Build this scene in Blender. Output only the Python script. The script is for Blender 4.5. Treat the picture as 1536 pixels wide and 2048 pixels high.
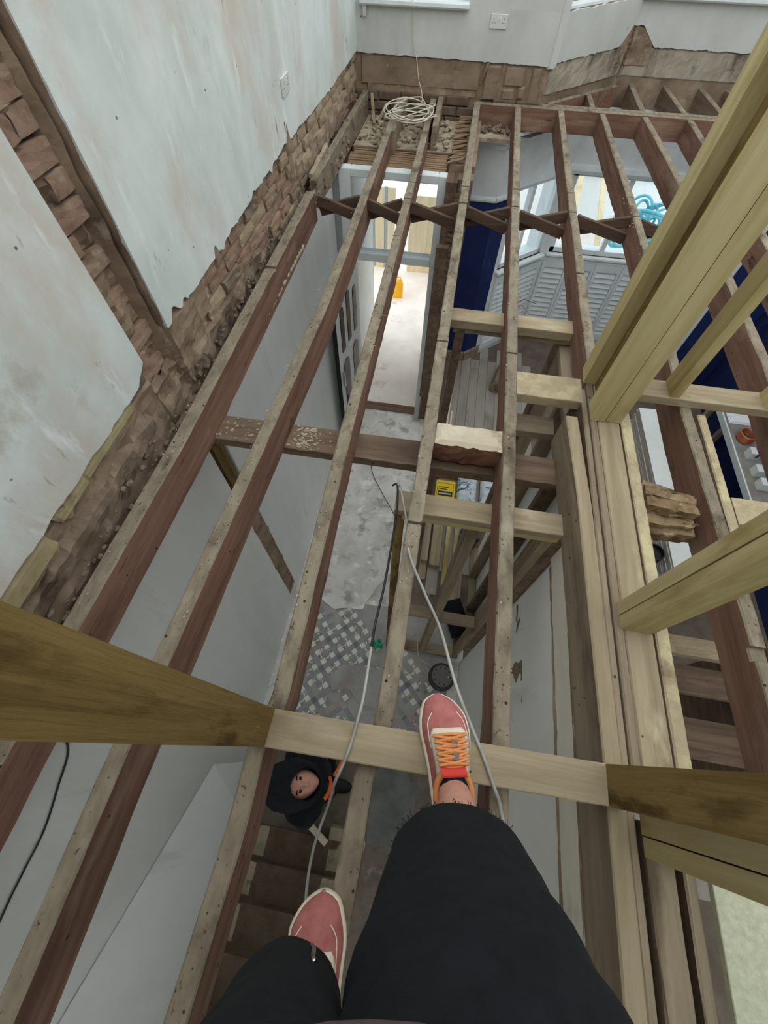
import bpy, bmesh, math, random
from mathutils import Vector, Matrix, noise

sc = bpy.context.scene
for o in list(bpy.data.objects):
    bpy.data.objects.remove(o)
COL = sc.collection

# ------------------------------------------------------------------ camera
HC = 1.45                                   # lens height above the joist tops (z = 0)
cam_d = bpy.data.cameras.new('camera')
cam = bpy.data.objects.new('camera', cam_d)
COL.objects.link(cam)
_F = 823.0
_Y = Vector((282, -1418, _F)).normalized()          # joist direction seen by the lens
_D = Vector((-10, 476, _F)); _D = (_D - _Y * _D.dot(_Y)).normalized()   # straight down
_X = _D.cross(_Y); _Z = -_D
cam.matrix_world = Matrix(((_X[0], -_X[1], -_X[2], 0), (_Y[0], -_Y[1], -_Y[2], 0),
                           (_Z[0], -_Z[1], -_Z[2], HC), (0, 0, 0, 1)))
cam_d.sensor_fit = 'VERTICAL'; cam_d.sensor_height = 36; cam_d.sensor_width = 27
cam_d.lens = _F / 2048 * 36
cam_d.clip_start = 0.01; cam_d.clip_end = 200
sc.camera = cam

# ------------------------------------------------------------------ sky, light, exposure
w = bpy.data.worlds.new('sky'); sc.world = w; w.use_nodes = True
bg = w.node_tree.nodes['Background']
bg.inputs[0].default_value = (0.93, 0.98, 1.0, 1); bg.inputs[1].default_value = 1.5
sc.view_settings.view_transform = 'Standard'; sc.view_settings.look = 'None'
sc.view_settings.gamma = 1; sc.view_settings.use_curve_mapping = False
sc.view_settings.exposure = 0.48
sc.cycles.max_bounces = 10; sc.cycles.diffuse_bounces = 7
sc.cycles.transparent_max_bounces = 12
sc.cycles.caustics_reflective = False; sc.cycles.caustics_refractive = False
sc.cycles.use_denoising = True

R = random.Random(7)
FZ = -3.05                                   # ground floor level
PI = math.pi

# ------------------------------------------------------------------ materials
def lin(c):
    return tuple(((v / 255) / 12.92 if v / 255 <= .04045 else ((v / 255 + .055) / 1.055) ** 2.4) for v in c) + (1,)

def mk(name, c1, c2, sc_=8, st=(1, 1, 1), rough=.85, bump=.25, bsc=None, stains=(), specks=(), detail=6, metal=0,
       lo=.35, hi=.65, bd=.01, distort=0, coat=0):
    m = bpy.data.materials.new(name); m.use_nodes = True
    nt = m.node_tree; N = nt.nodes; L = nt.links
    b = N['Principled BSDF']; b.inputs['Roughness'].default_value = rough; b.inputs['Metallic'].default_value = metal
    b.inputs['Specular IOR Level'].default_value = .25
    if coat: b.inputs['Coat Weight'].default_value = coat
    tc = N.new('ShaderNodeTexCoord'); mp = N.new('ShaderNodeMapping'); mp.inputs['Scale'].default_value = st
    L.new(tc.outputs['Object'], mp.inputs[0])
    oi = N.new('ShaderNodeObjectInfo')
    ad = N.new('ShaderNodeVectorMath'); ad.operation = 'ADD'
    ml = N.new('ShaderNodeMath'); ml.operation = 'MULTIPLY'; ml.inputs[1].default_value = 40
    L.new(oi.outputs['Random'], ml.inputs[0])
    L.new(mp.outputs[0], ad.inputs[0]); L.new(ml.outputs[0], ad.inputs[1])
    def nz(scale, det=detail, src=None, dis=0):
        n = N.new('ShaderNodeTexNoise'); n.inputs['Scale'].default_value = scale; n.inputs['Detail'].default_value = det
        n.inputs['Roughness'].default_value = .62; n.inputs['Distortion'].default_value = dis
        L.new((src or ad).outputs[0], n.inputs['Vector']); return n
    def ramp(src, a, bb):
        r = N.new('ShaderNodeMapRange'); r.inputs[1].default_value = a; r.inputs[2].default_value = bb
        L.new(src, r.inputs[0]); return r.outputs[0]
    def mix(f, A, B):
        x = N.new('ShaderNodeMix'); x.data_type = 'RGBA'
        L.new(f, x.inputs[0])
        for s, v in ((6, A), (7, B)):
            if isinstance(v, tuple): x.inputs[s].default_value = v
            else: L.new(v, x.inputs[s])
        return x.outputs[2]
    n1 = nz(sc_, dis=distort)
    col = mix(ramp(n1.outputs['Fac'], lo, hi), lin(c1), lin(c2))
    for (c, s, a, bb, sst) in stains:
        mp2 = N.new('ShaderNodeMapping'); mp2.inputs['Scale'].default_value = sst
        mp2.inputs['Location'].default_value = (s * 3.1, s * 1.7, s * .9)
        L.new(tc.outputs['Object'], mp2.inputs[0])
        ad2 = N.new('ShaderNodeVectorMath'); ad2.operation = 'ADD'
        L.new(mp2.outputs[0], ad2.inputs[0]); L.new(ml.outputs[0], ad2.inputs[1])
        n2 = nz(s, 8, ad2)
        col = mix(ramp(n2.outputs['Fac'], a, bb), col, lin(c))
    for (c, s, thr) in specks:
        v = N.new('ShaderNodeTexVoronoi'); v.inputs['Scale'].default_value = s
        L.new(tc.outputs['Object'], v.inputs['Vector'])
        col = mix(ramp(v.outputs['Distance'], thr * 1.3, thr * .7), col, lin(c))
    L.new(col, b.inputs['Base Color'])
    if bump:
        n3 = nz(bsc or sc_ * 3, 8)
        bp = N.new('ShaderNodeBump'); bp.inputs['Strength'].default_value = bump; bp.inputs['Distance'].default_value = bd
        L.new(n3.outputs['Fac'], bp.inputs['Height']); L.new(bp.outputs[0], b.inputs['Normal'])
    return m

def flat(name, c, rough=.5, metal=0, spec=.4):
    m = bpy.data.materials.new(name); m.use_nodes = True
    b = m.node_tree.nodes['Principled BSDF']
    b.inputs['Base Color'].default_value = lin(c); b.inputs['Roughness'].default_value = rough
    b.inputs['Metallic'].default_value = metal; b.inputs['Specular IOR Level'].default_value = spec
    return m

def glass(name, tint=(0.93, 0.97, 1.0)):
    m = bpy.data.materials.new(name); m.use_nodes = True
    nt = m.node_tree; nt.nodes.clear()
    o = nt.nodes.new('ShaderNodeOutputMaterial'); x = nt.nodes.new('ShaderNodeMixShader')
    t = nt.nodes.new('ShaderNodeBsdfTransparent'); g = nt.nodes.new('ShaderNodeBsdfGlossy')
    t.inputs[0].default_value = (*tint, 1); g.inputs['Roughness'].default_value = .02
    x.inputs[0].default_value = .07
    nt.links.new(t.outputs[0], x.inputs[1]); nt.links.new(g.outputs[0], x.inputs[2]); nt.links.new(x.outputs[0], o.inputs[0])
    return m

M = {}
M['plaster'] = mk('old_white_plaster', (198, 205, 201), (218, 224, 221), 2.4, (1, 1.1, .75), .9, .3, 20, lo=.35, hi=.65,
    stains=(((200, 191, 181), 1.6, .50, .66, (1, 1, .6)), ((190, 202, 193), 2.1, .56, .76, (1, 1.2, .6)), ((226, 231, 229), 6.5, .60, .72, (1, 1.5, .45)),
            ((160, 144, 124), 2.6, .63, .80, (1, 1, .8)), ((140, 134, 124), 13, .66, .74, (1, 1.3, .4))),
    specks=(((112, 102, 90), 7, .035),))
M['plaster_low'] = mk('hall_white_plaster', (228, 230, 226), (240, 242, 240), 1.4, (1, 1, .3), .9, .12, 10,
    stains=(((212, 213, 206), 1.0, .5, .8, (1, 1, .25)), ((182, 176, 164), 2.2, .64, .84, (1, 1.5, .2))))
M['plaster_front'] = mk('front_wall_plaster', (186, 186, 181), (204, 205, 201), 2.0, (1, 1, .7), .9, .1, 14,
    stains=(((170, 162, 148), 2.6, .64, .82, (1, 1, .6)),), specks=(((90, 80, 70), 5, .03),))
M['render'] = mk('brown_lime_render', (128, 108, 90), (160, 140, 120), 5, (1, 1, 1), .95, .6, 22,
    stains=(((96, 80, 66), 3.2, .5, .72, (1, 1, 1)), ((182, 166, 146), 6, .62, .75, (1, 1, 1))))
M['mortar'] = mk('dusty_mortar', (104, 90, 76), (142, 124, 106), 9, (1, 1, 1), .97, .8, 30,
    stains=(((72, 60, 50), 4, .52, .7, (1, 1, 1)),))
M['brick'] = mk('old_red_brick', (134, 108, 92), (156, 130, 112), 9, (1, 1, 1), .95, .5, 35,
    stains=(((104, 84, 70), 5, .52, .7, (1, 1, 1)), ((166, 150, 134), 7, .54, .68, (1, 1, 1))))
M['brick_cream'] = mk('limewashed_brick', (176, 160, 134), (152, 130, 108), 9, (1, 1, 1), .95, .5, 35,
    stains=(((112, 94, 78), 6, .55, .72, (1, 1, 1)),))
def timber(name, c1, c2, axis, sc_=10, knots=None, bump=.25, rough=.8, stains=(), specks=(), dis=.4):
    st = {'x': (.06, 1, 1), 'y': (1, .06, 1), 'z': (1, 1, .06)}[axis]
    sts = [(c, s, a, b, tuple(v if v < 1 else 1 for v in st)) for (c, s, a, b) in stains]
    return mk(name, c1, c2, sc_ * 3, st, rough, bump, sc_ * 9, stains=[(c, s, a, b, tuple((.3 if v < 1 else 1) for v in st)) for (c, s, a, b) in stains],
              specks=specks, distort=dis)
M['joist_top'] = mk('dusty_joist_top', (118, 107, 91), (146, 134, 115), 22, (1, .4, 1), .95, .5, 40,
    stains=(((92, 80, 67), 9, .54, .68, (1, .6, 1)), ((166, 156, 136), 6, .58, .74, (1, .5, 1)), ((74, 63, 52), 42, .62, .70, (1, .8, 1))),
    specks=(((40, 33, 27), 20, .10), ((60, 50, 40), 34, .09)))
for ax in 'xy':
    M['joist_side_' + ax] = timber('red_brown_joist_' + ax, (108, 78, 64), (140, 107, 90), ax, 7, bump=.35, rough=.9,
        stains=(((84, 60, 49), 3, .52, .74), ((160, 136, 118), 4, .56, .76), ((66, 46, 38), 12, .62, .72)), specks=(((30, 20, 16), 9, .045),))
    M['old_dark_' + ax] = timber('old_grey_brown_timber_' + ax, (98, 80, 66), (128, 108, 90), ax, 7, bump=.35, rough=.9,
        stains=(((72, 58, 48), 3, .52, .74),), specks=(((34, 26, 20), 12, .05),))
M['strut'] = timber('dark_strut_timber', (74, 58, 48), (100, 80, 66), 'x', 8, rough=.9)
for ax in 'xyz':
    M['new_' + ax] = timber('treated_yellow_timber_' + ax, (172, 156, 108), (196, 182, 138), ax, 6, bump=.2, rough=.75,
        stains=(((146, 124, 72), 4.2, .54, .70), ((190, 184, 146), 2.6, .55, .72)))
    M['pale_' + ax] = timber('sawn_pale_timber_' + ax, (142, 127, 102), (170, 154, 127), ax, 6, bump=.25, rough=.85,
        stains=(((124, 108, 84), 5, .54, .70), ((184, 172, 142), 9, .58, .72)), specks=(((80, 64, 48), 10, .035),))
    M['grey_' + ax] = timber('dusty_grey_timber_' + ax, (124, 109, 90), (152, 137, 115), ax, 6, bump=.3, rough=.9,
        stains=(((96, 82, 66), 6, .54, .70), ((168, 154, 132), 10, .6, .72)), specks=(((60, 48, 38), 14, .07),))
    M['olive_' + ax] = timber('olive_treated_timber_' + ax, (110, 88, 46), (142, 119, 72), ax, 5, bump=.9, rough=.85, dis=1.6,
        stains=(((84, 64, 30), 7, .52, .60), ((120, 98, 54), 3, .5, .7), ((178, 160, 116), 26, .68, .72)), specks=(((70, 50, 20), 3.0, .03),))
M['sawdust'] = mk('sawdusted_timber', (166, 150, 122), (184, 168, 138), 14, (1, 1, 1), .98, .7, 60, stains=(((196, 183, 146), 9, .50, .62, (1, 1, 1)), ((140, 122, 98), 6, .6, .72, (1, 1, 1)),))
M['chip'] = mk('green_chipboard', (176, 176, 150), (196, 196, 172), 60, (1, 1, 1), .9, .2, 90)
M['navy'] = mk('navy_wall_paint', (22, 34, 78), (30, 46, 96), 3, (1, 1, 1), .75, .1, 20, stains=(((66, 84, 130), 3.5, .6, .85, (1, 1, .5)),))
M['white_paint'] = mk('white_gloss_paint', (214, 220, 220), (228, 233, 233), 5, (1, 1, 1), .5, .05)
M['grey_paint'] = mk('pale_grey_panel_paint', (212, 219, 221), (224, 230, 231), 4, (1, 1, .4), .6, .06)
M['screed'] = mk('worn_cement_screed', (196, 192, 185), (224, 221, 215), 3.0, (1, 1, 1), .75, .35, 18, distort=.6,
    stains=(((160, 155, 150), 5.5, .54, .66, (1, 1, 1)), ((236, 234, 228), 7, .56, .66, (1, 1, 1))), specks=(((90, 84, 78), 9, .03),))
M['tilebed'] = mk('grey_tile_bed', (154, 151, 148), (174, 170, 166), 5, (1, 1, 1), .85, .25, 25,
    stains=(((140, 124, 114), 2, .55, .75, (1, 1, 1)), ((190, 186, 178), 6, .6, .75, (1, 1, 1))))
M['tile_grey'] = mk('slate_grey_tile', (138, 139, 140), (154, 154, 154), 12, (1, 1, 1), .6, .1)
M['tile_cream'] = mk('cream_tile', (214, 211, 200), (228, 226, 216), 12, (1, 1, 1), .6, .1)
M['tile_dark'] = mk('charcoal_tile', (112, 112, 114), (126, 126, 126), 12, (1, 1, 1), .6, .1)
M['tile_brown'] = mk('brown_tile', (166, 148, 138), (184, 166, 156), 12, (1, 1, 1), .7, .1)
M['concrete'] = mk('pale_concrete', (220, 212, 204), (236, 229, 222), 2.5, (1, 1, 1), .9, .2, 30, stains=(((180, 170, 160), 3.5, .6, .75, (1, 1, 1)),), specks=(((120, 110, 100), 6, .03),))
M['boards'] = mk('dusty_floorboards', (150, 142, 132), (172, 164, 154), 4, (1, .2, 1), .9, .2, 20, stains=(((120, 110, 100), 2.5, .56, .76, (1, .5, 1)),))
M['floor_dark'] = mk('dirty_brown_floor', (100, 88, 78), (122, 110, 98), 5, (1, 1, 1), .9, .3, 20)
M['lath'] = timber('split_lath', (128, 104, 80), (150, 126, 100), 'x', 9, rough=.95)
M['dust'] = mk('plaster_rubble', (150, 136, 116), (186, 172, 150), 12, (1, 1, 1), .97, .8, 40, stains=(((110, 96, 80), 6, .54, .7, (1, 1, 1)),))
M['rotten'] = mk('rotten_wood', (120, 98, 72), (154, 132, 102), 9, (.3, 1, 1), .95, .9, 24, stains=(((78, 58, 40), 6, .50, .64, (1, 1, 1)), ((186, 172, 142), 11, .60, .70, (1, 1, 1))))
M['cable_grey'] = mk('grey_cable', (142, 142, 136), (178, 176, 168), 9, (1, 1, 1), .6, .1)
M['cable_white'] = flat('white_cable', (206, 200, 182), .5)
M['cable_black'] = flat('black_cable', (40, 42, 44), .5)
M['black'] = mk('black_fabric', (17, 19, 23), (25, 28, 32), 30, (1, 1, 1), .95, .2, 200, stains=(((34, 38, 44), 4, .6, .85, (1, 1, 1)),))
M['black_matte'] = flat('black_plastic', (18, 18, 20), .6)
M['skin'] = mk('skin', (196, 140, 124), (212, 160, 142), 14, (1, 1, 1), .6, .05)
M['pink'] = mk('pink_knit', (166, 96, 92), (186, 118, 112), 22, (1, 1, 1), .9, .2, 160, stains=(((196, 92, 86), 8, .56, .8, (1, 1, 1)),))
M['cream'] = mk('cream_foam', (222, 206, 182), (234, 222, 202), 14, (1, 1, 1), .8, .1)
M['orange'] = mk('orange_lace', (212, 132, 76), (226, 154, 98), 60, (1, 1, 1), .8, .1)
M['red'] = flat('red_padding', (206, 62, 52), .8)
M['glass'] = glass('window_glass')
M['chrome'] = flat('chrome', (200, 200, 200), .25, 1)
M['plasterboard'] = mk('plasterboard_face', (216, 220, 216), (228, 231, 228), 3, (1, 1, 1), .9, .05)
M['pb_edge'] = mk('plasterboard_edge', (176, 168, 158), (196, 190, 182), 20, (1, .2, 1), .9, .2)

# ------------------------------------------------------------------ geometry helpers
class MB:
    def __init__(s): s.v = []; s.f = []; s.m = []
    def add(s, vs, fs, mi=0):
        k = len(s.v); s.v += [tuple(v) for v in vs]
        for i, f in enumerate(fs):
            s.f.append(tuple(k + a for a in f)); s.m.append(mi[i] if isinstance(mi, (list, tuple)) else mi)
        return s
    def box(s, x0, x1, y0, y1, z0, z1, mi=0):
        return s.hexa([(x0, y0, z0), (x1, y0, z0), (x1, y1, z0), (x0, y1, z0), (x0, y0, z1), (x1, y0, z1), (x1, y1, z1), (x0, y1, z1)], mi)
    def hexa(s, p, mi=0):
        if isinstance(mi, tuple): mi = [mi[1], mi[0], mi[1], mi[1], mi[1], mi[1]]     # (top, sides)
        return s.add(p, [(3, 2, 1, 0), (4, 5, 6, 7), (0, 1, 5, 4), (1, 2, 6, 5), (2, 3, 7, 6), (3, 0, 4, 7)], mi)
    def cyl(s, c, r, h, n=20, mi=0, r2=None):
        r2 = r if r2 is None else r2
        a = [(c[0] + r * math.cos(2 * PI * i / n), c[1] + r * math.sin(2 * PI * i / n), c[2]) for i in range(n)]
        b = [(c[0] + r2 * math.cos(2 * PI * i / n), c[1] + r2 * math.sin(2 * PI * i / n), c[2] + h) for i in range(n)]
        return s.add(a + b, [tuple(range(n - 1, -1, -1)), tuple(range(n, 2 * n))] + [(i, (i + 1) % n, n + (i + 1) % n, n + i) for i in range(n)], mi)
    def tube(s, pts, r, n=8, mi=0, closed=False, caps=True):
        pts = [Vector(p) for p in pts]; m = len(pts); k = len(s.v)
        up = Vector((0, 0, 1)); prev = None
        for i, p in enumerate(pts):
            if closed: t = pts[(i + 1) % m] - pts[i - 1]
            else: t = pts[min(i + 1, m - 1)] - pts[max(i - 1, 0)]
            t = t.normalized() if t.length > 1e-9 else Vector((1, 0, 0))
            if prev is None:
                a = t.cross(up)
                if a.length < .05: a = t.cross(Vector((1, 0, 0)))
            else:
                a = prev - t * prev.dot(t)
            a.normalize(); b = t.cross(a); prev = a
            rr = r[i] if isinstance(r, (list, tuple)) else r
            for j in range(n):
                q = p + (a * math.cos(2 * PI * j / n) + b * math.sin(2 * PI * j / n)) * rr
                s.v.append(tuple(q))
        for i in range(m if closed else m - 1):
            for j in range(n):
                s.f.append((k + i * n + j, k + i * n + (j + 1) % n, k + ((i + 1) % m) * n + (j + 1) % n, k + ((i + 1) % m) * n + j)); s.m.append(mi)
        if caps and not closed:
            s.f.append(tuple(k + j for j in range(n - 1, -1, -1))); s.m.append(mi)
            s.f.append(tuple(k + (m - 1) * n + j for j in range(n))); s.m.append(mi)
        return s
    def loft(s, rings, mi=0, cap0=True, cap1=True, closed=True):
        k = len(s.v); n = len(rings[0])
        for r in rings: s.v += [tuple(p) for p in r]
        for i in range(len(rings) - 1):
            for j in range(n if closed else n - 1):
                s.f.append((k + i * n + j, k + i * n + (j + 1) % n, k + (i + 1) * n + (j + 1) % n, k + (i + 1) * n + j))
                s.m.append(mi if not callable(mi) else mi(i, j))
        c0 = mi if not callable(mi) else mi(0, 0)
        if cap0: s.f.append(tuple(k + j for j in range(n - 1, -1, -1))); s.m.append(c0)
        if cap1: s.f.append(tuple(k + (len(rings) - 1) * n + j for j in range(n))); s.m.append(c0)
        return s
    def build(s, name, mats, parent=None, smooth=False, bevel=0, **props):
        if not isinstance(mats, (list, tuple)): mats = [mats]
        xs = [v[0] for v in s.v]; ys = [v[1] for v in s.v]; zs = [v[2] for v in s.v]
        org = Vector(((min(xs) + max(xs)) / 2, (min(ys) + max(ys)) / 2, min(zs)))
        me = bpy.data.meshes.new(name)
        me.from_pydata([(v[0] - org.x, v[1] - org.y, v[2] - org.z) for v in s.v], [], s.f)
        for m in mats: me.materials.append(M[m] if isinstance(m, str) else m)
        me.polygons.foreach_set('material_index', s.m)
        bm = bmesh.new(); bm.from_mesh(me)
        bmesh.ops.recalc_face_normals(bm, faces=bm.faces[:])
        if bevel:
            bmesh.ops.bevel(bm, geom=[e for e in bm.edges if len(e.link_faces) == 2 and e.calc_face_angle(0) > .6], offset=bevel, segments=1, affect='EDGES', profile=.5)
        bm.to_mesh(me); bm.free()
        if smooth: me.polygons.foreach_set('use_smooth', [True] * len(me.polygons))
        o = bpy.data.objects.new(name, me); COL.objects.link(o)
        o.location = org
        if parent is not None:
            o.parent = parent; o.matrix_parent_inverse = world_of(parent).inverted()
        for k, v in props.items(): o[k] = v
        return o

def world_of(o):
    m = Matrix.Translation(o.location) @ o.rotation_euler.to_matrix().to_4x4() @ Matrix.Diagonal((*o.scale, 1))
    if o.parent is not None: m = world_of(o.parent) @ o.matrix_parent_inverse @ m
    return m

def empty(name, loc, label, category, group=None):
    o = bpy.data.objects.new(name, None); COL.objects.link(o); o.location = loc; o.empty_display_size = .1
    o['label'] = label; o['category'] = category
    if group: o['group'] = group
    return o

def copy_as(o, loc, parent=None, rot=None, scale=None):
    c = o.copy(); COL.objects.link(c)
    if parent is not None:
        c.parent = parent; c.matrix_parent_inverse = world_of(parent).inverted()
    c.location = loc
    if rot: c.rotation_euler = rot
    if scale: c.scale = scale
    return c

def nzv(*p): return noise.noise(Vector(p))

def beam(cl, wd, z0, z1, cuts=(), step=.08, rag=.0018, seed=0, ragb=.003):
    """a sawn joist along y: centre line [(y, x)], width, bottom, top, saw cuts [(y, width, depth)]"""
    cl = sorted(cl); y0, y1 = cl[0][0], cl[-1][0]
    n = max(2, int((y1 - y0) / step)); ys = [(y0 + (y1 - y0) * i / n, 0) for i in range(n + 1)]
    for (c, cw, d) in cuts:
        ys = [q for q in ys if abs(q[0] - c) > cw]
        ys += [(c - cw / 2 - .0005, 0), (c - cw / 2, d), (c + cw / 2, d), (c + cw / 2 + .0005, 0)]
    ys.sort()
    def cx(y):
        for (a, xa), (b, xb) in zip(cl, cl[1:]):
            if y <= b: return xa + (xb - xa) * (y - a) / (b - a)
        return cl[-1][1]
    rings = []; h = wd / 2
    for (y, d) in ys:
        x = cx(y); q = lambda k, a=rag: a * (1.6 * nzv(y * 9, k * 7.3 + seed * 3.1, seed) + nzv(y * 27, k * 3.3, seed + 5))
        t = z1 - d
        rings.append([(x - h + q(1), y, z0 + q(2, ragb)), (x + h + q(3), y, z0 + q(4, ragb)), (x + h + q(5), y, z0 + (t - z0) * .5),
                      (x + h + q(6), y, t - .005 + q(7)), (x + h - .005 + q(8), y, t + q(9) * .6),
                      (x - h + .005 + q(10), y, t + q(11) * .6), (x - h + q(12), y, t - .005 + q(13)), (x - h + q(14), y, z0 + (t - z0) * .5)])
    b = MB(); b.loft(rings, lambda i, j: 0 if j in (3, 4, 5) else 1)
    return b

def lumber(p0, p1, wd, ht, up=(0, 0, 1), mi=0, rag=.0012, seed=0, step=.12):
    """bar between two points; wd across, ht along up"""
    p0 = Vector(p0); p1 = Vector(p1); t = (p1 - p0); L = t.length; t.normalize()
    u = Vector(up); u = (u - t * u.dot(t)).normalized(); a = t.cross(u)
    n = max(1, int(L / step)); rings = []
    ch = min(.003, wd * .1, ht * .1)
    prof = [(-wd / 2, -ht / 2 + ch), (-wd / 2 + ch, -ht / 2), (wd / 2 - ch, -ht / 2), (wd / 2, -ht / 2 + ch), (wd / 2, ht / 2 - ch), (wd / 2 - ch, ht / 2), (-wd / 2 + ch, ht / 2), (-wd / 2, ht / 2 - ch)]
    for i in range(n + 1):
        c = p0 + t * (L * i / n); r = []
        for k, (x, z) in enumerate(prof):
            e = rag * nzv(i * .7 + seed, k * 2.3, seed * 1.7)
            r.append(c + a * (x + e) + u * (z + e))
        rings.append(r)
    b = MB(); b.loft(rings, mi); return b

def sheet(mp, S, lo, hi, d0, d1):
    """panel of plaster: mp(s, d, z) -> point; S positions; lo(s), hi(s); back d0, face d1"""
    b = MB(); n = len(S)
    A = [mp(s, d1, lo(s)) for s in S]; B = [mp(s, d1, hi(s)) for s in S]
    Cc = [mp(s, d0, lo(s)) for s in S]; D = [mp(s, d0, hi(s)) for s in S]
    fs = []
    for i in range(n - 1):
        fs += [(i, i + 1, n + i + 1, n + i), (2 * n + i, 3 * n + i, 3 * n + i + 1, 2 * n + i + 1), (i, 2 * n + i, 2 * n + i + 1, i + 1), (n + i, n + i + 1, 3 * n + i + 1, 3 * n + i)]
    fs += [(0, n, 3 * n, 2 * n), (n - 1, 2 * n - 1 + 2 * n - n + 0, 4 * n - 1, 2 * n - 1)]
    fs[-1] = (n - 1, 3 * n - 1, 4 * n - 1, 2 * n - 1)
    return b.add(A + B + Cc + D, fs)

def rough_patch(mp, s0, s1, z0, z1, d, amp, cell=.025, jag=.02, seed=0, back=.03):
    """a lumpy skin of render with ragged outline on a wall"""
    ns = max(2, int((s1 - s0) / cell)); nz_ = max(2, int((z1 - z0) / cell)); b = MB(); vs = []; fs = []
    for j in range(nz_ + 1):
        for i in range(ns + 1):
            u = i / ns; v = j / nz_
            s = s0 + (s1 - s0) * u; z = z0 + (z1 - z0) * v
            e = min(u * (s1 - s0), (1 - u) * (s1 - s0), v * (z1 - z0), (1 - v) * (z1 - z0))
            js = jag * nzv(z * 13, s * 11, seed) if i in (0, ns) else 0
            jz = jag * (nzv(s * 12, seed, z * 4) + .6 * nzv(s * 31, seed, 2)) if j in (0, nz_) else 0
            q = d + amp * (nzv(s * 9, z * 9, seed) + .5 * nzv(s * 24, z * 24, seed + 3)) if e > 1e-6 else d - back
            vs.append(mp(s + js, q, z + jz))
    w_ = ns + 1
    for j in range(nz_):
        for i in range(ns): fs.append((j * w_ + i, j * w_ + i + 1, (j + 1) * w_ + i + 1, (j + 1) * w_ + i))
    return b.add(vs, fs)

def lump(c, r, sx=1, sy=1, sz=1, seed=0, amp=.35, sub=2):
    bm = bmesh.new(); bmesh.ops.create_icosphere(bm, subdivisions=sub, radius=1)
    b = MB(); vs = []
    for v in bm.verts:
        k = 1 + amp * nzv(v.co.x * 1.7 + seed, v.co.y * 1.7, v.co.z * 1.7 + seed * 2)
        vs.append((c[0] + v.co.x * r * sx * k, c[1] + v.co.y * r * sy * k, c[2] + v.co.z * r * sz * k))
    b.add(vs, [tuple(x.index for x in f.verts) for f in bm.faces]); bm.free(); return b

def frange(a, b, d):
    n = max(1, int(round((b - a) / d))); return [a + (b - a) * i / n for i in range(n + 1)]

def smooth_path(pts, k=8):
    P = [Vector(p) for p in pts]; out = []
    for i in range(len(P) - 1):
        p0 = P[max(i - 1, 0)]; p1 = P[i]; p2 = P[i + 1]; p3 = P[min(i + 2, len(P) - 1)]
        for j in range(k):
            t = j / k
            out.append(.5 * ((2 * p1) + (-p0 + p2) * t + (2 * p0 - 5 * p1 + 4 * p2 - p3) * t * t + (-p0 + 3 * p1 - 3 * p2 + p3) * t ** 3))
    out.append(P[-1]); return out

ST = dict(kind='structure')

# ================================================================== STRUCTURE
XL = -1.20                                    # plaster face of the left wall
LW = lambda s, d, z: (XL + d, s, z)           # left wall: s = y, d towards the room
CH0, CH1 = 1.195, 1.43                        # the chase left by the old cross wall

wl = MB()
wl.box(-1.50, -1.300, -3.2, 5.95, FZ, 2.62)
wl.box(-1.300, -1.232, -3.2, CH0 - .005, FZ, 2.62)
wl.box(-1.300, -1.232, CH1 + .005, 5.95, FZ, 2.62)
wl.box(-1.300, -1.245, CH0 - .005, CH1 + .005, FZ, -.30)
wall_left = wl.build('wall_left', 'mortar', **ST)

def lo_near(s): return .228 + .008 * nzv(s * 9, 1, 2) + .006 * nzv(s * 33, 4, 2) + (.05 * max(0, (s - 1.1) / .09) if s > 1.1 else 0)
def lo_far(s):
    z = .275 + .045 * max(0, 1 - abs(s - 3.2) / 1.3) + .012 * nzv(s * 6, 2, 9) + .012 * nzv(s * 23, 5, 9)
    for c, wv, h in ((1.52, .05, .05), (1.62, .03, .03), (2.02, .03, .05), (2.1, .02, -.03), (2.62, .04, .03), (2.95, .03, -.03), (3.33, .035, .10)):
        z += h * max(0, 1 - abs(s - c) / wv)
    return z
P1 = [CH0 + .012 * nzv(i * .7, 3, 3) for i in range(3)]
sheet(LW, frange(-3.2, CH0, .03), lo_near, lambda s: 2.6, -.032, 0).build('plaster', 'plaster', wall_left)
sheet(LW, frange(CH1, 5.585, .02), lo_far, lambda s: 2.6, -.032, 0).build('plaster', 'plaster', wall_left)
hi_low = lambda s: -.19 + .012 * nzv(s * 7, 1, 7) + .01 * nzv(s * 26, 3, 7)
sheet(LW, frange(-3.2, 1.275, .04), lambda s: FZ, hi_low, -.032, 0).build('plaster', 'plaster_low', wall_left)
sheet(LW, frange(1.43, 4.30, .04), lambda s: FZ, hi_low, -.032, 0).build('plaster', 'plaster_low', wall_left)
# between the two: the lower chase, plaster above and between its open lengths
sheet(LW, frange(1.275, 1.43, .02), lambda s: -1.28 + .06 * nzv(s * 30, 8, 1), lambda s: -.98 + .04 * nzv(s * 30, 1, 1), -.032, -.001).build('plaster', 'plaster_low', wall_left)
sheet(LW, frange(1.275, 1.43, .02), lambda s: FZ, lambda s: -2.86 + .08 * nzv(s * 30, 2, 1), -.032, -.001).build('plaster', 'plaster_low', wall_left)
rough_patch(LW, 1.255, 1.455, -2.88, -1.24, -.002, .016, .025, .05, 3, .006).build('render_strip', 'render', wall_left)
MB().box(-1.228, -1.205, 1.31, 1.40, -.97, -.42).build('batten', 'olive_z', wall_left)

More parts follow.
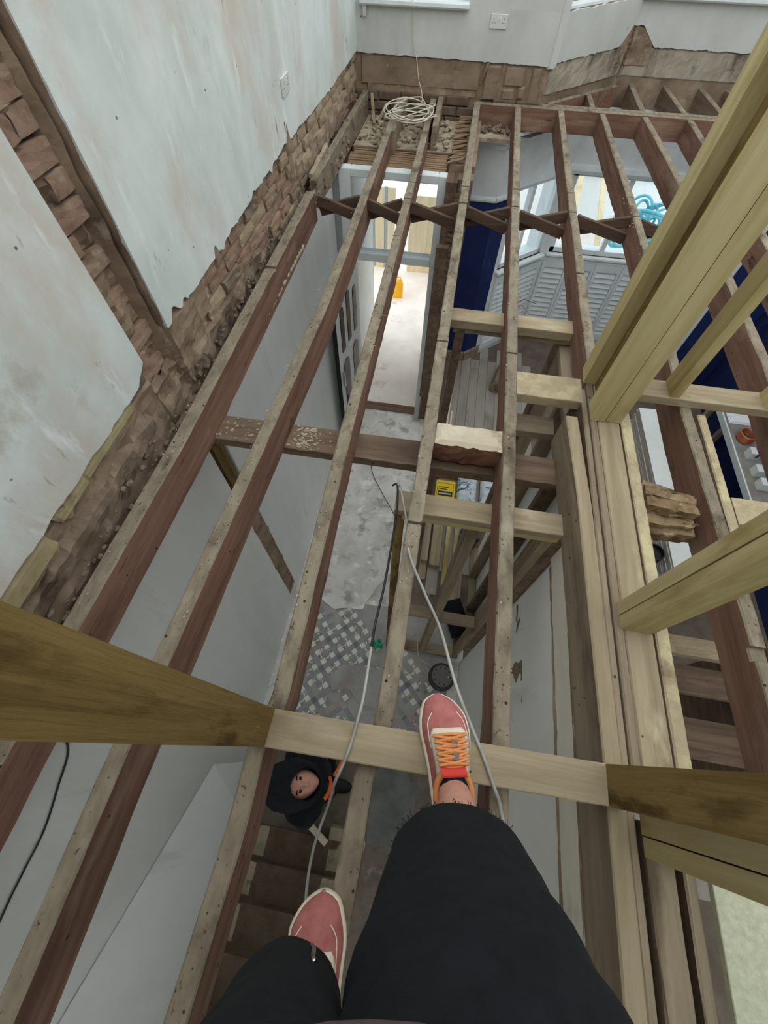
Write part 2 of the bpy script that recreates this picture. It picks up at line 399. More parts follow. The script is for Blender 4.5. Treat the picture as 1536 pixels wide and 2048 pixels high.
# bricks of the open band above the joists and of the chase
def worn_brick(lx, ly, lz, mat, par, seed):
    bm = bmesh.new(); bmesh.ops.create_cube(bm, size=1); bmesh.ops.subdivide_edges(bm, edges=bm.edges[:], cuts=2, use_grid_fill=True)
    b = MB(); vs = []
    for v in bm.verts:
        c = v.co; e = sum(1 for k in c if abs(k) > .49)
        f = 1 - (.022 if e == 2 else .05 if e == 3 else 0)
        q_ = .0065 * nzv(c.x * 5 + seed, c.y * 5, c.z * 5)
        vs.append((c.x * lx * f + q_, c.y * ly * (1 - (1 - f) * .4) + q_ * .8, c.z * lz * f + .5 * q_))
    b.add(vs, [tuple(x.index for x in f.verts) for f in bm.faces]); bm.free()
    o = b.build('brick', mat, par); return o
brick0 = worn_brick(.065, .214, .066, 'brick', wall_left, 1.3)
brick1 = worn_brick(.065, .214, .066, 'brick_cream', wall_left, 4.1)
head0 = worn_brick(.065, .105, .066, 'brick', wall_left, 7.7)
brick2 = worn_brick(.065, .214, .066, 'mortar', wall_left, 9.2)
firsts = {id(brick0): True, id(brick1): True, id(head0): True, id(brick2): True}
def put_brick(src, x, y, z, par, rz=0):
    r = (R.uniform(-.04, .04), R.uniform(-.03, .03), rz + R.uniform(-.03, .03))
    if firsts.pop(id(src), None) and par is wall_left:
        src.location = (x, y, z); src.rotation_euler = r; return src
    c = copy_as(src, (x, y, z), par, r)
    return c
for row in range(7):
    z = -.165 + row * .0755
    y = CH1 + .12 + (row % 2) * .112
    while y < 5.5:
        if z < lo_far(y) + .02 and not (z < .0 and y < 2.4) and not (z > .17 and y > 3.4 and R.random() < .25):
            src = brick1 if (y > 3.45 and z > .06) or R.random() < .10 else (brick2 if R.random() < .16 else brick0)
            put_brick(src, -1.2325 - .012 + R.uniform(-.020, .008), y + R.uniform(-.006, .006), z, wall_left)
        y += .225
for row in range(20):
    z = .04 + row * .076
    if row % 2:
        put_brick(brick0, -1.300 + R.uniform(-.012, .012), (CH0 + CH1) / 2 - .01 + R.uniform(-.02, .02), z, wall_left)
    else:
        for k in (0, 1):
            put_brick(head0, -1.300 + R.uniform(-.034, .014), CH0 + .05 + k * .114 + R.uniform(-.006, .006), z, wall_left)
rough_patch(LW, CH0 + .004, CH1 - .02, -.05, 2.45, -.088, .050, .025, .01, 12).build('mortar_smear', 'render', wall_left)
rough_patch(LW, CH1 - .050, CH1 + .006, .0, 2.55, -.030, .014, .03, .012, 14, .06).build('render_strip', 'render', wall_left)
# lumps of render above the joists
rough_patch(lambda s, d, z: (s, CH1 - .001 - d, z), -1.300, -1.2015, .10, 2.55, .002, .004, .02, .004, 15, .004).build('render_edge', 'render', wall_left)
rough_patch(LW, CH1 - .02, 1.72, -.22, .285, -.012, .022, .025, .02, 21).build('render_patch', 'render', wall_left)
rough_patch(LW, 1.60, 2.55, -.24, .07, -.008, .026, .025, .03, 22).build('render_patch', 'mortar', wall_left)
rough_patch(LW, 2.45, 3.5, -.24, -.0, -.012, .022, .03, .03, 23).build('render_patch', 'mortar', wall_left)
rough_patch(LW, 1.55, 1.84, .1, .33, -.012, .008, .02, .03, 24).build('render_patch', 'render', wall_left)
rough_patch(LW, 1.98, 2.07, .20, .37, -.004, .01, .02, .03, 25).build('render_patch', 'render', wall_left)
rough_patch(LW, 3.27, 3.40, .12, .44, -.004, .014, .02, .03, 26).build('render_patch', 'render', wall_left)
rough_patch(LW, 3.45, 5.0, -.05, .16, -.016, .02, .03, .03, 27).build('render_patch', 'render', wall_left)
# near end: brown backing, yellow strip of old plaster, dark gap under the plaster edge
rough_patch(LW, -3.1, CH0 + .02, -.25, .205, -.026, .018, .03, .02, 31).build('render_patch', 'render', wall_left)
rough_patch(LW, -3.1, 1.1, .0, .12, .0, .02, .03, .05, 33, .04).build('render_patch', 'mortar', wall_left)
M['old_yellow'] = mk('yellowed_old_plaster', (156, 142, 108), (176, 164, 130), 8, (1, 1, 1), .95, .4, 30, stains=(((120, 102, 74), 7, .56, .7, (1, 1, 1)),))
rough_patch(LW, .10, .42, .115, .215, -.010, .003, .018, .03, 35, .012).build('old_plaster', 'old_yellow', wall_left)
rough_patch(LW, .48, .68, .15, .215, -.010, .003, .018, .03, 36, .012).build('old_plaster', 'old_yellow', wall_left)
rough_patch(LW, .66, 1.04, .16, .22, -.010, .003, .018, .03, 37, .012).build('old_plaster', 'old_yellow', wall_left)
rough_patch(LW, CH0 - .02, CH1 + .06, -.22, .13, -.030, .045, .025, .03, 38).build('render_patch', 'render', wall_left)
rb = MB()
for i in range(150):
    l_ = lump((-1.190 + R.uniform(-.02, .02), R.uniform(.1, 3.45), R.uniform(-.10, .03)), R.uniform(.004, .015), 1, 1.3, .9, i, .5, 1); rb.add(l_.v, l_.f)
rb.build('rubble', 'mortar', wall_left, kind='stuff')

# ---- front wall, first floor: hall end, bay left cant, bay front, bay right cant
YF = 5.56
U0, U1, U2, U3 = Vector((.575, YF)), Vector((1.385, 6.375)), Vector((2.60, 6.375)), Vector((3.40, YF))
def seg_map(a, b):
    t = (b - a); L = t.length; t = t / L; n = Vector((t.y, -t.x))           # n points into the room
    return (lambda s, d, z: (a.x + t.x * s + n.x * d, a.y + t.y * s + n.y * d, z)), L
FM, FL = seg_map(Vector((-1.23, YF)), U0)
CM, CLn = seg_map(U0, U1)
BM, BL = seg_map(U1, U2)
DM, DL = seg_map(U2, U3)
EM, EL = seg_map(U3, Vector((4.0, YF)))
SILL = .60; HEAD = 2.2
wall_front = MB()
def wall_block(b, mp, L, z0, z1, t0=-.30, t1=-.024, e0=0, e1=0):
    b.add([mp(-e0, t1, z0), mp(L + e1, t1, z0), mp(L + e1, t0, z0), mp(-e0, t0, z0), mp(-e0, t1, z1), mp(L + e1, t1, z1), mp(L + e1, t0, z1), mp(-e0, t0, z1)],
          [(3, 2, 1, 0), (4, 5, 6, 7), (0, 1, 5, 4), (1, 2, 6, 5), (2, 3, 7, 6), (3, 0, 4, 7)])
for mp, L in ((FM, FL), (CM, CLn), (BM, BL), (DM, DL), (EM, EL)):
    wall_block(wall_front, mp, L, -.26, SILL - .03)
    wall_block(wall_front, mp, L, HEAD, 2.62)
wall_block(wall_front, FM, .10, SILL - .03, HEAD); wall_block(wall_front, lambda s, d, z: FM(s + 1.0, d, z), FL - 1.0, SILL - .03, HEAD)
wall_block(wall_front, CM, .12, SILL - .03, HEAD); wall_block(wall_front, lambda s, d, z: CM(s + CLn - .1, d, z), .1, SILL - .03, HEAD)
wall_block(wall_front, DM, .12, SILL - .03, HEAD); wall_block(wall_front, EM, EL, SILL - .03, HEAD)
wall_front = wall_front.build('wall_front', 'render', **ST)
lo_f = lambda s: .262 - .012 * s / 1.8 + .007 * nzv(s * 11, 3, 4) + .006 * nzv(s * 37, 6, 4)
sheet(FM, frange(.03, FL, .025), lo_f, lambda s: SILL - .03, -.026, 0).build('plaster', 'plaster_front', wall_front)
sheet(FM, [1.0, 1.2, 1.5, FL], lambda s: SILL - .03, lambda s: 2.6, -.026, 0).build('plaster', 'plaster_front', wall_front)
sheet(CM, frange(0, .09, .03), lambda s: .235 + .02 * nzv(s * 40, 1, 1), lambda s: 2.6, -.026, .012).build('plaster', 'plaster_front', wall_front)
def lo_c(s): return .262 + .012 * nzv(s * 9, 8, 4) + .01 * nzv(s * 31, 8, 2) + .13 * max(0, min(1, (s - CLn + .16) / .12))
sheet(CM, frange(.09, CLn, .02), lo_c, lambda s: .565 + .02 * nzv(s * 11, 2, 3), -.026, 0).build('plaster', 'plaster_front', wall_front)
def lo_b(s): return .255 + .01 * nzv(s * 9, 5, 4) + .008 * nzv(s * 31, 5, 2) + .13 * max(0, min(1, (.24 - s) / .16))
sheet(BM, frange(0, BL, .02), lo_b, lambda s: SILL - .03, -.026, 0).build('plaster', 'plaster_front', wall_front)
sheet(DM, frange(0, DL, .1), lambda s: .26, lambda s: SILL - .03, -.026, 0).build('plaster', 'plaster_front', wall_front)
sheet(EM, frange(0, EL, .1), lambda s: .26, lambda s: 2.6, -.026, 0).build('plaster', 'plaster_front', wall_front)
# render bands under the plaster
M['render_tan'] = mk('tan_sand_render', (124, 106, 89), (146, 127, 108), 4, (1, 1, 1), .95, .3, 26, stains=(((98, 82, 68), 4, .54, .74, (1, 1, 1)), ((160, 142, 122), 7, .6, .74, (1, 1, 1))), specks=(((190, 178, 160), 5, .06),))
rough_patch(FM, .04, 1.22, .03, .275, -.012, .006, .03, .03, 41).build('render_band', 'render_tan', wall_front)
rough_patch(FM, .10, 1.20, -.02, .09, -.016, .012, .025, .03, 42).build('render_band', 'render', wall_front)
for (s0, s1, z0, z1, d, sd) in ((1.235, 1.40, -.015, .25, .004, 43), (1.415, 1.555, -.01, .10, .0, 44), (1.415, 1.63, .085, .25, -.006, 45), (1.56, 1.66, .0, .12, -.008, 46), (1.66, 1.78, -.03, .25, -.004, 47)):
    rough_patch(FM, s0, s1, z0, z1, d, .006, .025, .012, sd).build('render_slab', 'render_tan', wall_front)
MB().hexa([FM(1.205, -.01, .10), FM(1.222, -.01, .10), FM(1.222, -.03, .10), FM(1.205, -.03, .10), FM(1.255, .01, .25), FM(1.272, .01, .25), FM(1.272, -.02, .25), FM(1.255, -.02, .25)]).build('lath_piece', 'pale_z', wall_front)
M['render_pale'] = mk('pale_stained_render', (150, 138, 122), (178, 168, 152), 4, (1, 1, .6), .95, .4, 26, stains=(((96, 82, 68), 5, .52, .68, (1, 1, .5)), ((190, 182, 166), 7, .6, .76, (1, 1, .6))))
rough_patch(CM, .03, CLn + .02, .02, .28, -.012, .012, .03, .02, 48).build('render_band', 'render_pale', wall_front)
rough_patch(CM, CLn - .16, CLn + .01, .1, .43, -.006, .014, .025, .03, 49).build('render_band', 'render', wall_front)
rough_patch(BM, -.01, .24, .1, .40, -.006, .014, .025, .03, 50).build('render_band', 'render', wall_front)
rough_patch(BM, -.01, BL, .02, .27, -.012, .010, .03, .02, 51).build('render_band', 'render_pale', wall_front)
M['dark_brick'] = mk('sooty_brick', (96, 80, 68), (116, 98, 84), 9, (1, 1, 1), .95, .5, 35, stains=(((74, 60, 50), 5, .55, .75, (1, 1, 1)),))
fb = MB().box(-.107, .107, -.03, .03, -.0325, .0325).build('brick', 'dark_brick', wall_front, bevel=.006)
fbu = False
for row in range(3):
    for k in range(8):
        s = .12 + k * .225 + (row % 2) * .112
        if 1.24 < s < 1.28 or s > 1.75: continue
        p = FM(s, -.022 + R.uniform(-.008, .006), -.205 + row * .0755)
        if not fbu: fb.location = p; fbu = True
        else: copy_as(fb, p, wall_front, (R.uniform(-.03, .03), R.uniform(-.02, .02), R.uniform(-.03, .03)))

# windows of the first floor (only their sills come into the picture)
def window(name, mp, s0, s1, z0, z1, d, bars=(.5,), rail=None, fw=.055, sill=None, mat='white_paint', sillz=None):
    b = MB()
    def bar(a, bb, c, e, t=.03):
        b.add([mp(a, d + t, c), mp(bb, d + t, c), mp(bb, d - t, c), mp(a, d - t, c), mp(a, d + t, e), mp(bb, d + t, e), mp(bb, d - t, e), mp(a, d - t, e)],
              [(3, 2, 1, 0), (4, 5, 6, 7), (0, 1, 5, 4), (1, 2, 6, 5), (2, 3, 7, 6), (3, 0, 4, 7)])
    bar(s0, s0 + fw, z0, z1); bar(s1 - fw, s1, z0, z1); bar(s0, s1, z0, z0 + fw); bar(s0, s1, z1 - fw, z1)
    for q in bars: bar(s0 + (s1 - s0) * q - fw * .5, s0 + (s1 - s0) * q + fw * .5, z0, z1, .034)
    if rail: bar(s0, s1, rail - fw * .5, rail + fw * .5, .034)
    o = b.build(name, mat, **ST)
    g = MB(); g.add([mp(s0 + fw, d + .003, z0 + fw), mp(s1 - fw, d + .003, z0 + fw), mp(s1 - fw, d + .003, z1 - fw), mp(s0 + fw, d + .003, z1 - fw),
                     mp(s0 + fw, d - .003, z0 + fw), mp(s1 - fw, d - .003, z0 + fw), mp(s1 - fw, d - .003, z1 - fw), mp(s0 + fw, d - .003, z1 - fw)],
                    [(0, 1, 2, 3), (7, 6, 5, 4)])
    g.build('pane', 'glass', o)
    if sill:
        a, bb = sill; zz = z0 if sillz is None else sillz
        k = MB(); k.add([mp(s0 - .03, a, zz - .045), mp(s1 + .03, a, zz - .045), mp(s1 + .03, bb, zz - .045), mp(s0 - .03, bb, zz - .045),
                         mp(s0 - .03, a, zz), mp(s1 + .03, a, zz), mp(s1 + .03, bb, zz), mp(s0 - .03, bb, zz)],
                        [(3, 2, 1, 0), (4, 5, 6, 7), (0, 1, 5, 4), (1, 2, 6, 5), (2, 3, 7, 6), (3, 0, 4, 7)])
        k.build('window_sill', 'white_paint', o, bevel=.012)
    return o
window('window_1', FM, .10, 1.0, SILL, HEAD, -.14, (.5,), 1.45, sill=(.055, -.1))
window('window_2', CM, .12, CLn - .1, SILL, HEAD, -.14, (), 1.45, sill=(-.03, -.1))
window('window_3', BM, 0, BL, SILL, HEAD, -.14, (.5,), 1.45, sill=(.06, -.1))
window('window_4', DM, .12, DL - .05, SILL, HEAD, -.14, (), 1.45, sill=(.06, -.1))
MB().box(-1.13, -1.10, 5.525, 5.56, .49, .555).build('sill_bracket', 'plaster_front', wall_front)

# ---- right and back walls, and a ceiling over the back part only
wr = MB().box(4.0, 4.2, -3.2, 6.6, FZ, 2.62).build('wall_right', 'plaster', **ST)
MB().box(3.96, 3.998, 1.0, 5.6, FZ, -.75).build('painted_lining', 'navy', wr)
MB().box(-1.5, 4.2, -3.4, -3.2, -.45, 2.62).box(-1.5, -1.1, -3.4, -3.2, FZ, -.45).box(3.9, 4.2, -3.4, -3.2, FZ, -.45).build('wall_back', 'plaster', **ST)   # unseen opening below, added to let daylight into the ground floor
MB().box(-8, 10, -14, -3.4, FZ - .25, FZ - .03).build('ground', 'concrete', **ST)
MB().box(-1.5, 4.2, -3.4, -.9, 2.62, 2.75).build('ceiling', 'white_paint', **ST)  # cut short: dims the stair end, leaves the front open to sky light

# ---- ground floor
DOORY = 4.33
hf = MB().box(-1.23, .72, -3.2, 1.05, FZ - .1, FZ).box(-1.23, .06, 1.05, DOORY, FZ - .1, FZ).build('floor', 'screed', **ST)
rf = MB().box(.72, 4.0, -3.2, 1.05, FZ - .1, FZ - .002).box(.06, 4.0, 1.05, 6.5, FZ - .1, FZ - .002).build('floor', 'floor_dark', **ST)
# floorboards of the front room that show between the joists
bd = MB().box(-.066, .066, -1.0, 1.0, 0, .018).build('floorboard', 'boards', rf, bevel=.002)
bd.location = (.30, 4.9, FZ)
for i in range(9):
    for k in range(2):
        if i or k: copy_as(bd, (.30 + i * .135, 4.9 - k * 2.004 + (.3 if i % 2 else 0) - .3, FZ), rf)

# ---- geometric hall tiles, 45 degrees to the walls, worn and half buried
TN = Vector((-.712, .915)); TD = .30                       # lattice node and diagonal
q = .054; bar_l = 3 * q; node = TD / math.sqrt(2) - bar_l
c45 = math.sqrt(.5)
def tile_mesh(name, poly, mat):
    b = MB(); n = len(poly)
    b.add([(x, y, 0) for x, y in poly] + [(x, y, .006) for x, y in poly], [tuple(range(n - 1, -1, -1)), tuple(range(n, 2 * n))] + [(i, (i + 1) % n, n + (i + 1) % n, n + i) for i in range(n)])
    o = b.build(name, mat, hf); return o
def sqp(w_, h_): return [(-w_ / 2, -h_ / 2), (w_ / 2, -h_ / 2), (w_ / 2, h_ / 2), (-w_ / 2, h_ / 2)]
g_ = .0025
proto = {'sq': tile_mesh('tile', sqp(q - g_, q - g_), 'tile_cream'), 'mid': tile_mesh('tile', sqp(q - g_, q - g_), 'tile_grey'),
         'bar': tile_mesh('tile', sqp(bar_l - g_, node - g_), 'tile_grey'), 'node': tile_mesh('tile', sqp(node - g_, node - g_), 'tile_dark'),
         'tri': tile_mesh('tile', [(-q / 2 + .002, -q / 2 + .002), (0, -.001), (-q / 2 + .002, q / 2 - .002)], 'tile_cream'),
         'trd': tile_mesh('tile', [(-q / 2 + .004, -q / 2 + .001), (q / 2 - .004, -q / 2 + .001), (0, -.002)], 'tile_dark'),
         'bro': tile_mesh('tile', sqp(q - g_, q - g_), 'tile_brown')}
tn = [0]; used = set()
def put_tile(kind, u, v, rot, cell):
    # u, v: offsets in the rotated frame from the cell centre
    x = cell.x + (u - v) * c45; y = cell.y + (u + v) * c45
    if not (-.872 < x < .50): return
    if x < -.85 and kind in ('bar', 'node'): return
    dusty = nzv(x * 3.2 + 4, y * 3.2, 1.3)
    z = FZ - .0005 + .0012 * nzv(x * 40, y * 40, 2) + (-.0045 if dusty > .30 else 0)
    if dusty > .42 or tn[0] >= 330: return
    if x > -.25 and y > .35 and R.random() < .45: return
    if x < -.2 and y < .45 and x + y > -.35 and R.random() < .75: return
    src = proto[kind if not (kind == 'sq' and y < .38 and x > -.62) else 'bro']
    r = (R.uniform(-.01, .01), R.uniform(-.01, .01), PI / 4 + rot + R.uniform(-.01, .01))
    tn[0] += 1
    if id(src) not in used:
        used.add(id(src)); src.location = (x, y, z); src.rotation_euler = r
    else: copy_as(src, (x, y, z), hf, r)
for a in range(-4, 6):
    for b_ in range(-6, 6):
        n0 = TN + Vector((a - b_, a + b_)) * (TD / 2)
        if not (-1.05 < n0.x < .45 and .0 < n0.y < 1.32): continue
        cc = n0 + Vector((0, TD / 2))
        o_ = (bar_l + node) / 2
        put_tile('node', -o_, -o_, 0, cc)
        put_tile('bar', 0, -o_, 0, cc); put_tile('bar', -o_, 0, PI / 2, cc)
        put_tile('mid', 0, 0, 0, cc)
        for su in (-1, 1):
            for sv in (-1, 1): put_tile('sq', su * q, sv * q, 0, cc)
        for k, (su, sv) in enumerate(((1, 0), (0, 1), (-1, 0), (0, -1))):
            put_tile('tri', su * q, sv * q, k * PI / 2, cc); put_tile('trd', su * q, sv * q, k * PI / 2, cc)
print('tiles', tn[0])
M['floor_shade'] = mk('painted_floor_shade', (104, 94, 84), (128, 116, 104), 4, (1, 1, 1), .85, .25, 22, stains=(((84, 76, 68), 3, .52, .72, (1, 1, 1)), ((150, 142, 132), 8, .62, .74, (1, 1, 1))))
rough_patch(lambda s, d, z: (s, z, FZ + d), -1.19, .70, -3.1, -.05, .003, .0015, .06, .06, 63, .006).build('painted_floor_shade', 'floor_shade', hf)  # dimness of the stair end painted in as a darker floor colour
# beds under the tiles, and a broken sheet of screed lying over them
rough_patch(lambda s, d, z: (s, z, FZ + d), -.96, .62, -.66, 1.40, .001, .0012, .04, .05, 61, .004).build('tile_bed', 'tilebed', hf)
def slab(name, pts, z0, z1, mat, par, jag=.012, seed=0, **kw):
    P = []
    for i, p in enumerate(pts):
        q2 = pts[(i + 1) % len(pts)]; L = math.dist(p, q2); n = max(1, int(L / .035))
        for k in range(n):
            x = p[0] + (q2[0] - p[0]) * k / n; y = p[1] + (q2[1] - p[1]) * k / n
            P.append((x + jag * (nzv(x * 17, y * 17, seed) + .7 * nzv(x * 45, y * 45, seed)), y + jag * (nzv(x * 17 + 9, y * 17, seed) + .7 * nzv(x * 45, y * 45 + 7, seed))))
    n = len(P); b = MB()
    b.add([(x, y, z0) for x, y in P] + [(x, y, z1) for x, y in P], [tuple(range(n - 1, -1, -1)), tuple(range(n, 2 * n))] + [(i, (i + 1) % n, n + (i + 1) % n, n + i) for i in range(n)])
    return b.build(name, mat, par, **kw)
slab('screed_sheet', [(-1.1, 1.45), (-.75, 1.25), (-.42, 1.30), (-.30, 1.60), (-.22, 1.75), (-.26, 2.02), (-.17, 2.10), (-.06, 2.18), (-.06, 3.9), (-1.17, 3.9), (-1.17, 1.6)], FZ, FZ + .012, 'screed', hf, .02, 3)
slab('screed_sheet', [(-.55, .42), (-.40, .47), (-.25, .36), (-.05, .33), (-.05, .72), (-.5, .70), (-.62, .55)], FZ, FZ + .012, 'tilebed', hf, .014, 5)
M['dark_patch'] = mk('dark_grey_floor_patch', (92, 94, 92), (120, 120, 114), 4, (1, 1, 1), .7, .2, 20)
slab('floor_patch', [(-.05, -.70), (.30, -.72), (.42, -.25), (.12, .0), (-.02, -.2)], FZ, FZ + .009, 'dark_patch', hf, .03, 9)  # darker grey patch with a ragged outline

# ---- hall partition, right of the front door
MB().box(-.17, -.075, DOORY - .12, DOORY + .12, FZ, -.17).build('wall_hall', 'old_dark_y', **ST)
MB().box(-.165, .055, DOORY + .08, YF + .3, FZ, -.12).box(-.075, .055, DOORY - .05, DOORY + .08, FZ, -.17).build('wall_porch', 'render', **ST)
wlh = bpy.data.objects['wall_hall']
lumber((-.10, 3.2, -1.62), (-.10, 3.2, -.17), .09, .05, (0, 1, 0)).build('wall_stud', 'old_dark_y', wlh)
lumber((-.02, DOORY - .18, FZ), (-.02, DOORY - .18, -.17), .05, .10, (0, 1, 0), rag=.006).build('wall_stud', 'grey_z', wlh)
for i in range(60):
    z = -.25 - i * .045
    if z < FZ + .1: break
    lumber((-.085 + R.uniform(-.02, .01), DOORY - .14, z), (.005 + R.uniform(-.03, .02), DOORY - .16 + R.uniform(-.03, .02), z + R.uniform(-.03, .03)), .006, .026).build('lath', 'lath', wlh)

# ---- front door: frame, fanlight, open leaf
dm = lambda s, d, z: (s, DOORY - d, z)
fr = MB()
fr.box(-1.14, -1.03, DOORY - .02, DOORY + .07, FZ, -.17).box(-.245, -.17, DOORY - .02, DOORY + .07, FZ, -.17)
fr.box(-1.03, -.245, DOORY - .02, DOORY + .07, -.235, -.17).box(-1.03, -.245, DOORY - .03, DOORY + .08, -.945, -.865)
door_frame = fr.build('door_1', 'white_paint', bevel=.006, **ST)
MB().box(-1.03, -.245, DOORY + .012, DOORY + .018, -.865, -.235).build('fanlight_pane', 'glass', door_frame)
MB().box(-1.03, -.245, DOORY - .06, DOORY + .08, FZ, FZ + .018).build('threshold', 'old_dark_x', door_frame)
dlen = .74; dang = math.atan2(-.72, -.085)
def dl(s, d, z): return (-1.015 + math.cos(dang) * s - math.sin(dang) * d, DOORY - .03 + math.sin(dang) * s + math.cos(dang) * d, z)
def dbox(b, s0, s1, d0, d1, z0, z1, mi=0):
    return b.hexa([dl(s0, d0, z0), dl(s1, d0, z0), dl(s1, d1, z0), dl(s0, d1, z0), dl(s0, d0, z1), dl(s1, d0, z1), dl(s1, d1, z1), dl(s0, d1, z1)], mi)
leaf = dbox(MB(), 0, dlen, -.022, .022, FZ + .02, -.955).build('door_2', 'white_paint', bevel=.004, **ST)
dbox(MB(), dlen - .001, dlen + .008, -.022, .026, FZ + .02, -.955).build('door_edge', 'black_matte', leaf)
M['dark_glass'] = flat('dark_door_glass', (30, 34, 38), .15)
def arch(s0, s1, z0, z1):
    pts = [(s0, z0), (s1, z0), (s1, z1)] + [((s0 + s1) / 2 + (s1 - s0) / 2 * math.cos(a), z1 + (s1 - s0) / 2 * math.sin(a)) for a in [PI * k / 8 for k in range(1, 8)]] + [(s0, z1)]
    b = MB(); n = len(pts); b.add([dl(s, .020, z) for s, z in pts] + [dl(s, .030, z) for s, z in pts], [tuple(range(n)), tuple(range(2 * n - 1, n - 1, -1))] + [(i, (i + 1) % n, n + (i + 1) % n, n + i) for i in range(n)])
    return b.build('door_light', 'dark_glass', leaf)
for s0, s1, z0, z1 in ((.12, .22, -1.62, -1.16), (.32, .42, -1.62, -1.10), (.52, .62, -1.62, -1.16), (.12, .30, -2.75, -1.85), (.44, .62, -2.75, -1.85)):
    arch(s0, s1, z0, z1)
dbox(MB(), .66, .69, .02, .05, -2.05, -1.85).build('door_handle', 'chrome', leaf)

# ---- bay of the front room: navy wall, panelling, windows, cornice
B0, B1, B2, B3 = Vector((.36, YF)), Vector((1.22, 6.37)), Vector((2.75, 6.37)), Vector((3.60, YF))
GM, GL = seg_map(Vector((.06, YF)), B0); KM, KL = seg_map(B0, B1); NM, NL = seg_map(B1, B2); QM, QL = seg_map(B2, B3); TM, TL = seg_map(B3, Vector((4.0, YF)))
WS, WH = -1.70, -.76                                    # sill and head
wb = MB()
for mp, L in ((GM, GL), (TM, TL)): wall_block(wb, mp, L, FZ, -.26, -.30, 0, .0, .0)
for mp, L in ((KM, KL), (NM, NL), (QM, QL)):
    wall_block(wb, mp, L, FZ, WS, -.28, 0); wall_block(wb, mp, L, WH, -.2, -.28, 0)
wall_block(wb, KM, .30, WS, WH, -.28, 0); wall_block(wb, lambda s, d, z: KM(s + KL - .07, d, z), .07, WS, WH, -.28, 0)
wall_block(wb, NM, .06, WS, WH, -.28, 0); wall_block(wb, QM, .07, WS, WH, -.28, 0); wall_block(wb, lambda s, d, z: QM(s + QL - .30, d, z), .30, WS, WH, -.28, 0)
wall_bay = wb.build('wall_bay', 'white_paint', **ST)
for q_ in (B1, B2): MB().cyl((q_.x, q_.y + .085, FZ), .085, -.2 - FZ, 16).build('corner_post', 'white_paint', wall_bay)
def lining(mp, s0, s1, z0, z1, mat, name='painted_lining', t=.006):
    b = MB(); wall_block(b, lambda s, d, z: mp(s + s0, d, z), s1 - s0, z0, z1, .0005, t); return b.build(name, mat, wall_bay)
lining(GM, 0, GL, FZ, -.82, 'navy'); lining(KM, 0, .24, FZ, -.82, 'navy'); lining(TM, 0, TL, FZ, -.82, 'navy')
lining(QM, QL - .24, QL, FZ, -.82, 'navy')
def run_strip(prof, segs, name, mat):
    for mp, s0, s1 in segs:
        b = MB(); b.loft([[mp(s0, d, z) for d, z in prof], [mp(s1, d, z) for d, z in prof]]); b.build(name, mat, wall_bay)
corn = [(0, -.36), (.02, -.36), (.02, -.33), (.045, -.31), (.06, -.25), (.10, -.22), (.14, -.22), (.14, -.19), (0, -.19)]
run_strip(corn, ((GM, 0, GL), (KM, 0, KL), (NM, 0, NL), (QM, 0, QL)), 'cornice', 'grey_paint')
run_strip([(0, -.84), (.018, -.84), (.025, -.82), (.018, -.80), (0, -.79)], ((GM, 0, GL), (KM, 0, .26)), 'picture_rail', 'grey_paint')
run_strip([(0, -.80), (.03, -.79), (.045, -.75), (.03, -.71), (0, -.70)], ((KM, .28, KL), (NM, 0, NL), (QM, 0, QL - .28)), 'window_head', 'grey_paint')
run_strip([(0, FZ), (.03, FZ), (.03, FZ + .16), (0, FZ + .18)], ((GM, 0, GL), (KM, 0, .3)), 'skirting', 'grey_x')
window('window_5', KM, .30, KL - .07, WS, WH, -.05, (.42,), None, .06, sill=(.07, -.06))
window('window_6', NM, .06, NL - .06, WS, WH, -.05, (.5,), None, .06, sill=(.05, -.06))
window('window_7', QM, .07, QL - .30, WS, WH, -.05, (.5,), None, .06, sill=(.07, -.06))
def shutter_panels(mp, s0, s1, cols):
    w_ = (s1 - s0) / cols
    for c in range(cols):
        a = s0 + c * w_
        b = MB()
        def bx(x0, x1, z0, z1, d):
            b.add([mp(x0, d, z0), mp(x1, d, z0), mp(x1, .001, z0), mp(x0, .001, z0), mp(x0, d, z1), mp(x1, d, z1), mp(x1, .001, z1), mp(x0, .001, z1)],
                  [(3, 2, 1, 0), (4, 5, 6, 7), (0, 1, 5, 4), (1, 2, 6, 5), (2, 3, 7, 6), (3, 0, 4, 7)])
        bx(a, a + .045, FZ + .2, WS - .19, .032); bx(a + w_ - .045, a + w_ - .004, FZ + .2, WS - .19, .032)
        bx(a, a + w_ - .004, WS - .19, WS - .1, .032); bx(a, a + w_ - .004, FZ + .1, FZ + .2, .032)
        fr_ = b.build('panel_frame', 'grey_paint', wall_bay)
        nsl = 13; z0 = FZ + .2; z1 = WS - .19
        for k in range(nsl):
            za = z0 + (z1 - z0) * k / nsl; zb = za + (z1 - z0) / nsl * .72
            sl = MB(); x0, x1 = a + .045, a + w_ - .049
            sl.add([mp(x0, .036, za), mp(x1, .036, za), mp(x1, .006, zb), mp(x0, .006, zb), mp(x0, .026, za), mp(x1, .026, za), mp(x1, .001, zb), mp(x0, .001, zb)],
                   [(0, 1, 2, 3), (7, 6, 5, 4), (0, 4, 5, 1), (1, 5, 6, 2), (2, 6, 7, 3), (3, 7, 4, 0)])
            sl.build('slat', 'grey_paint', fr_)
shutter_panels(KM, .30, KL - .03, 2); shutter_panels(NM, .03, NL - .03, 4)

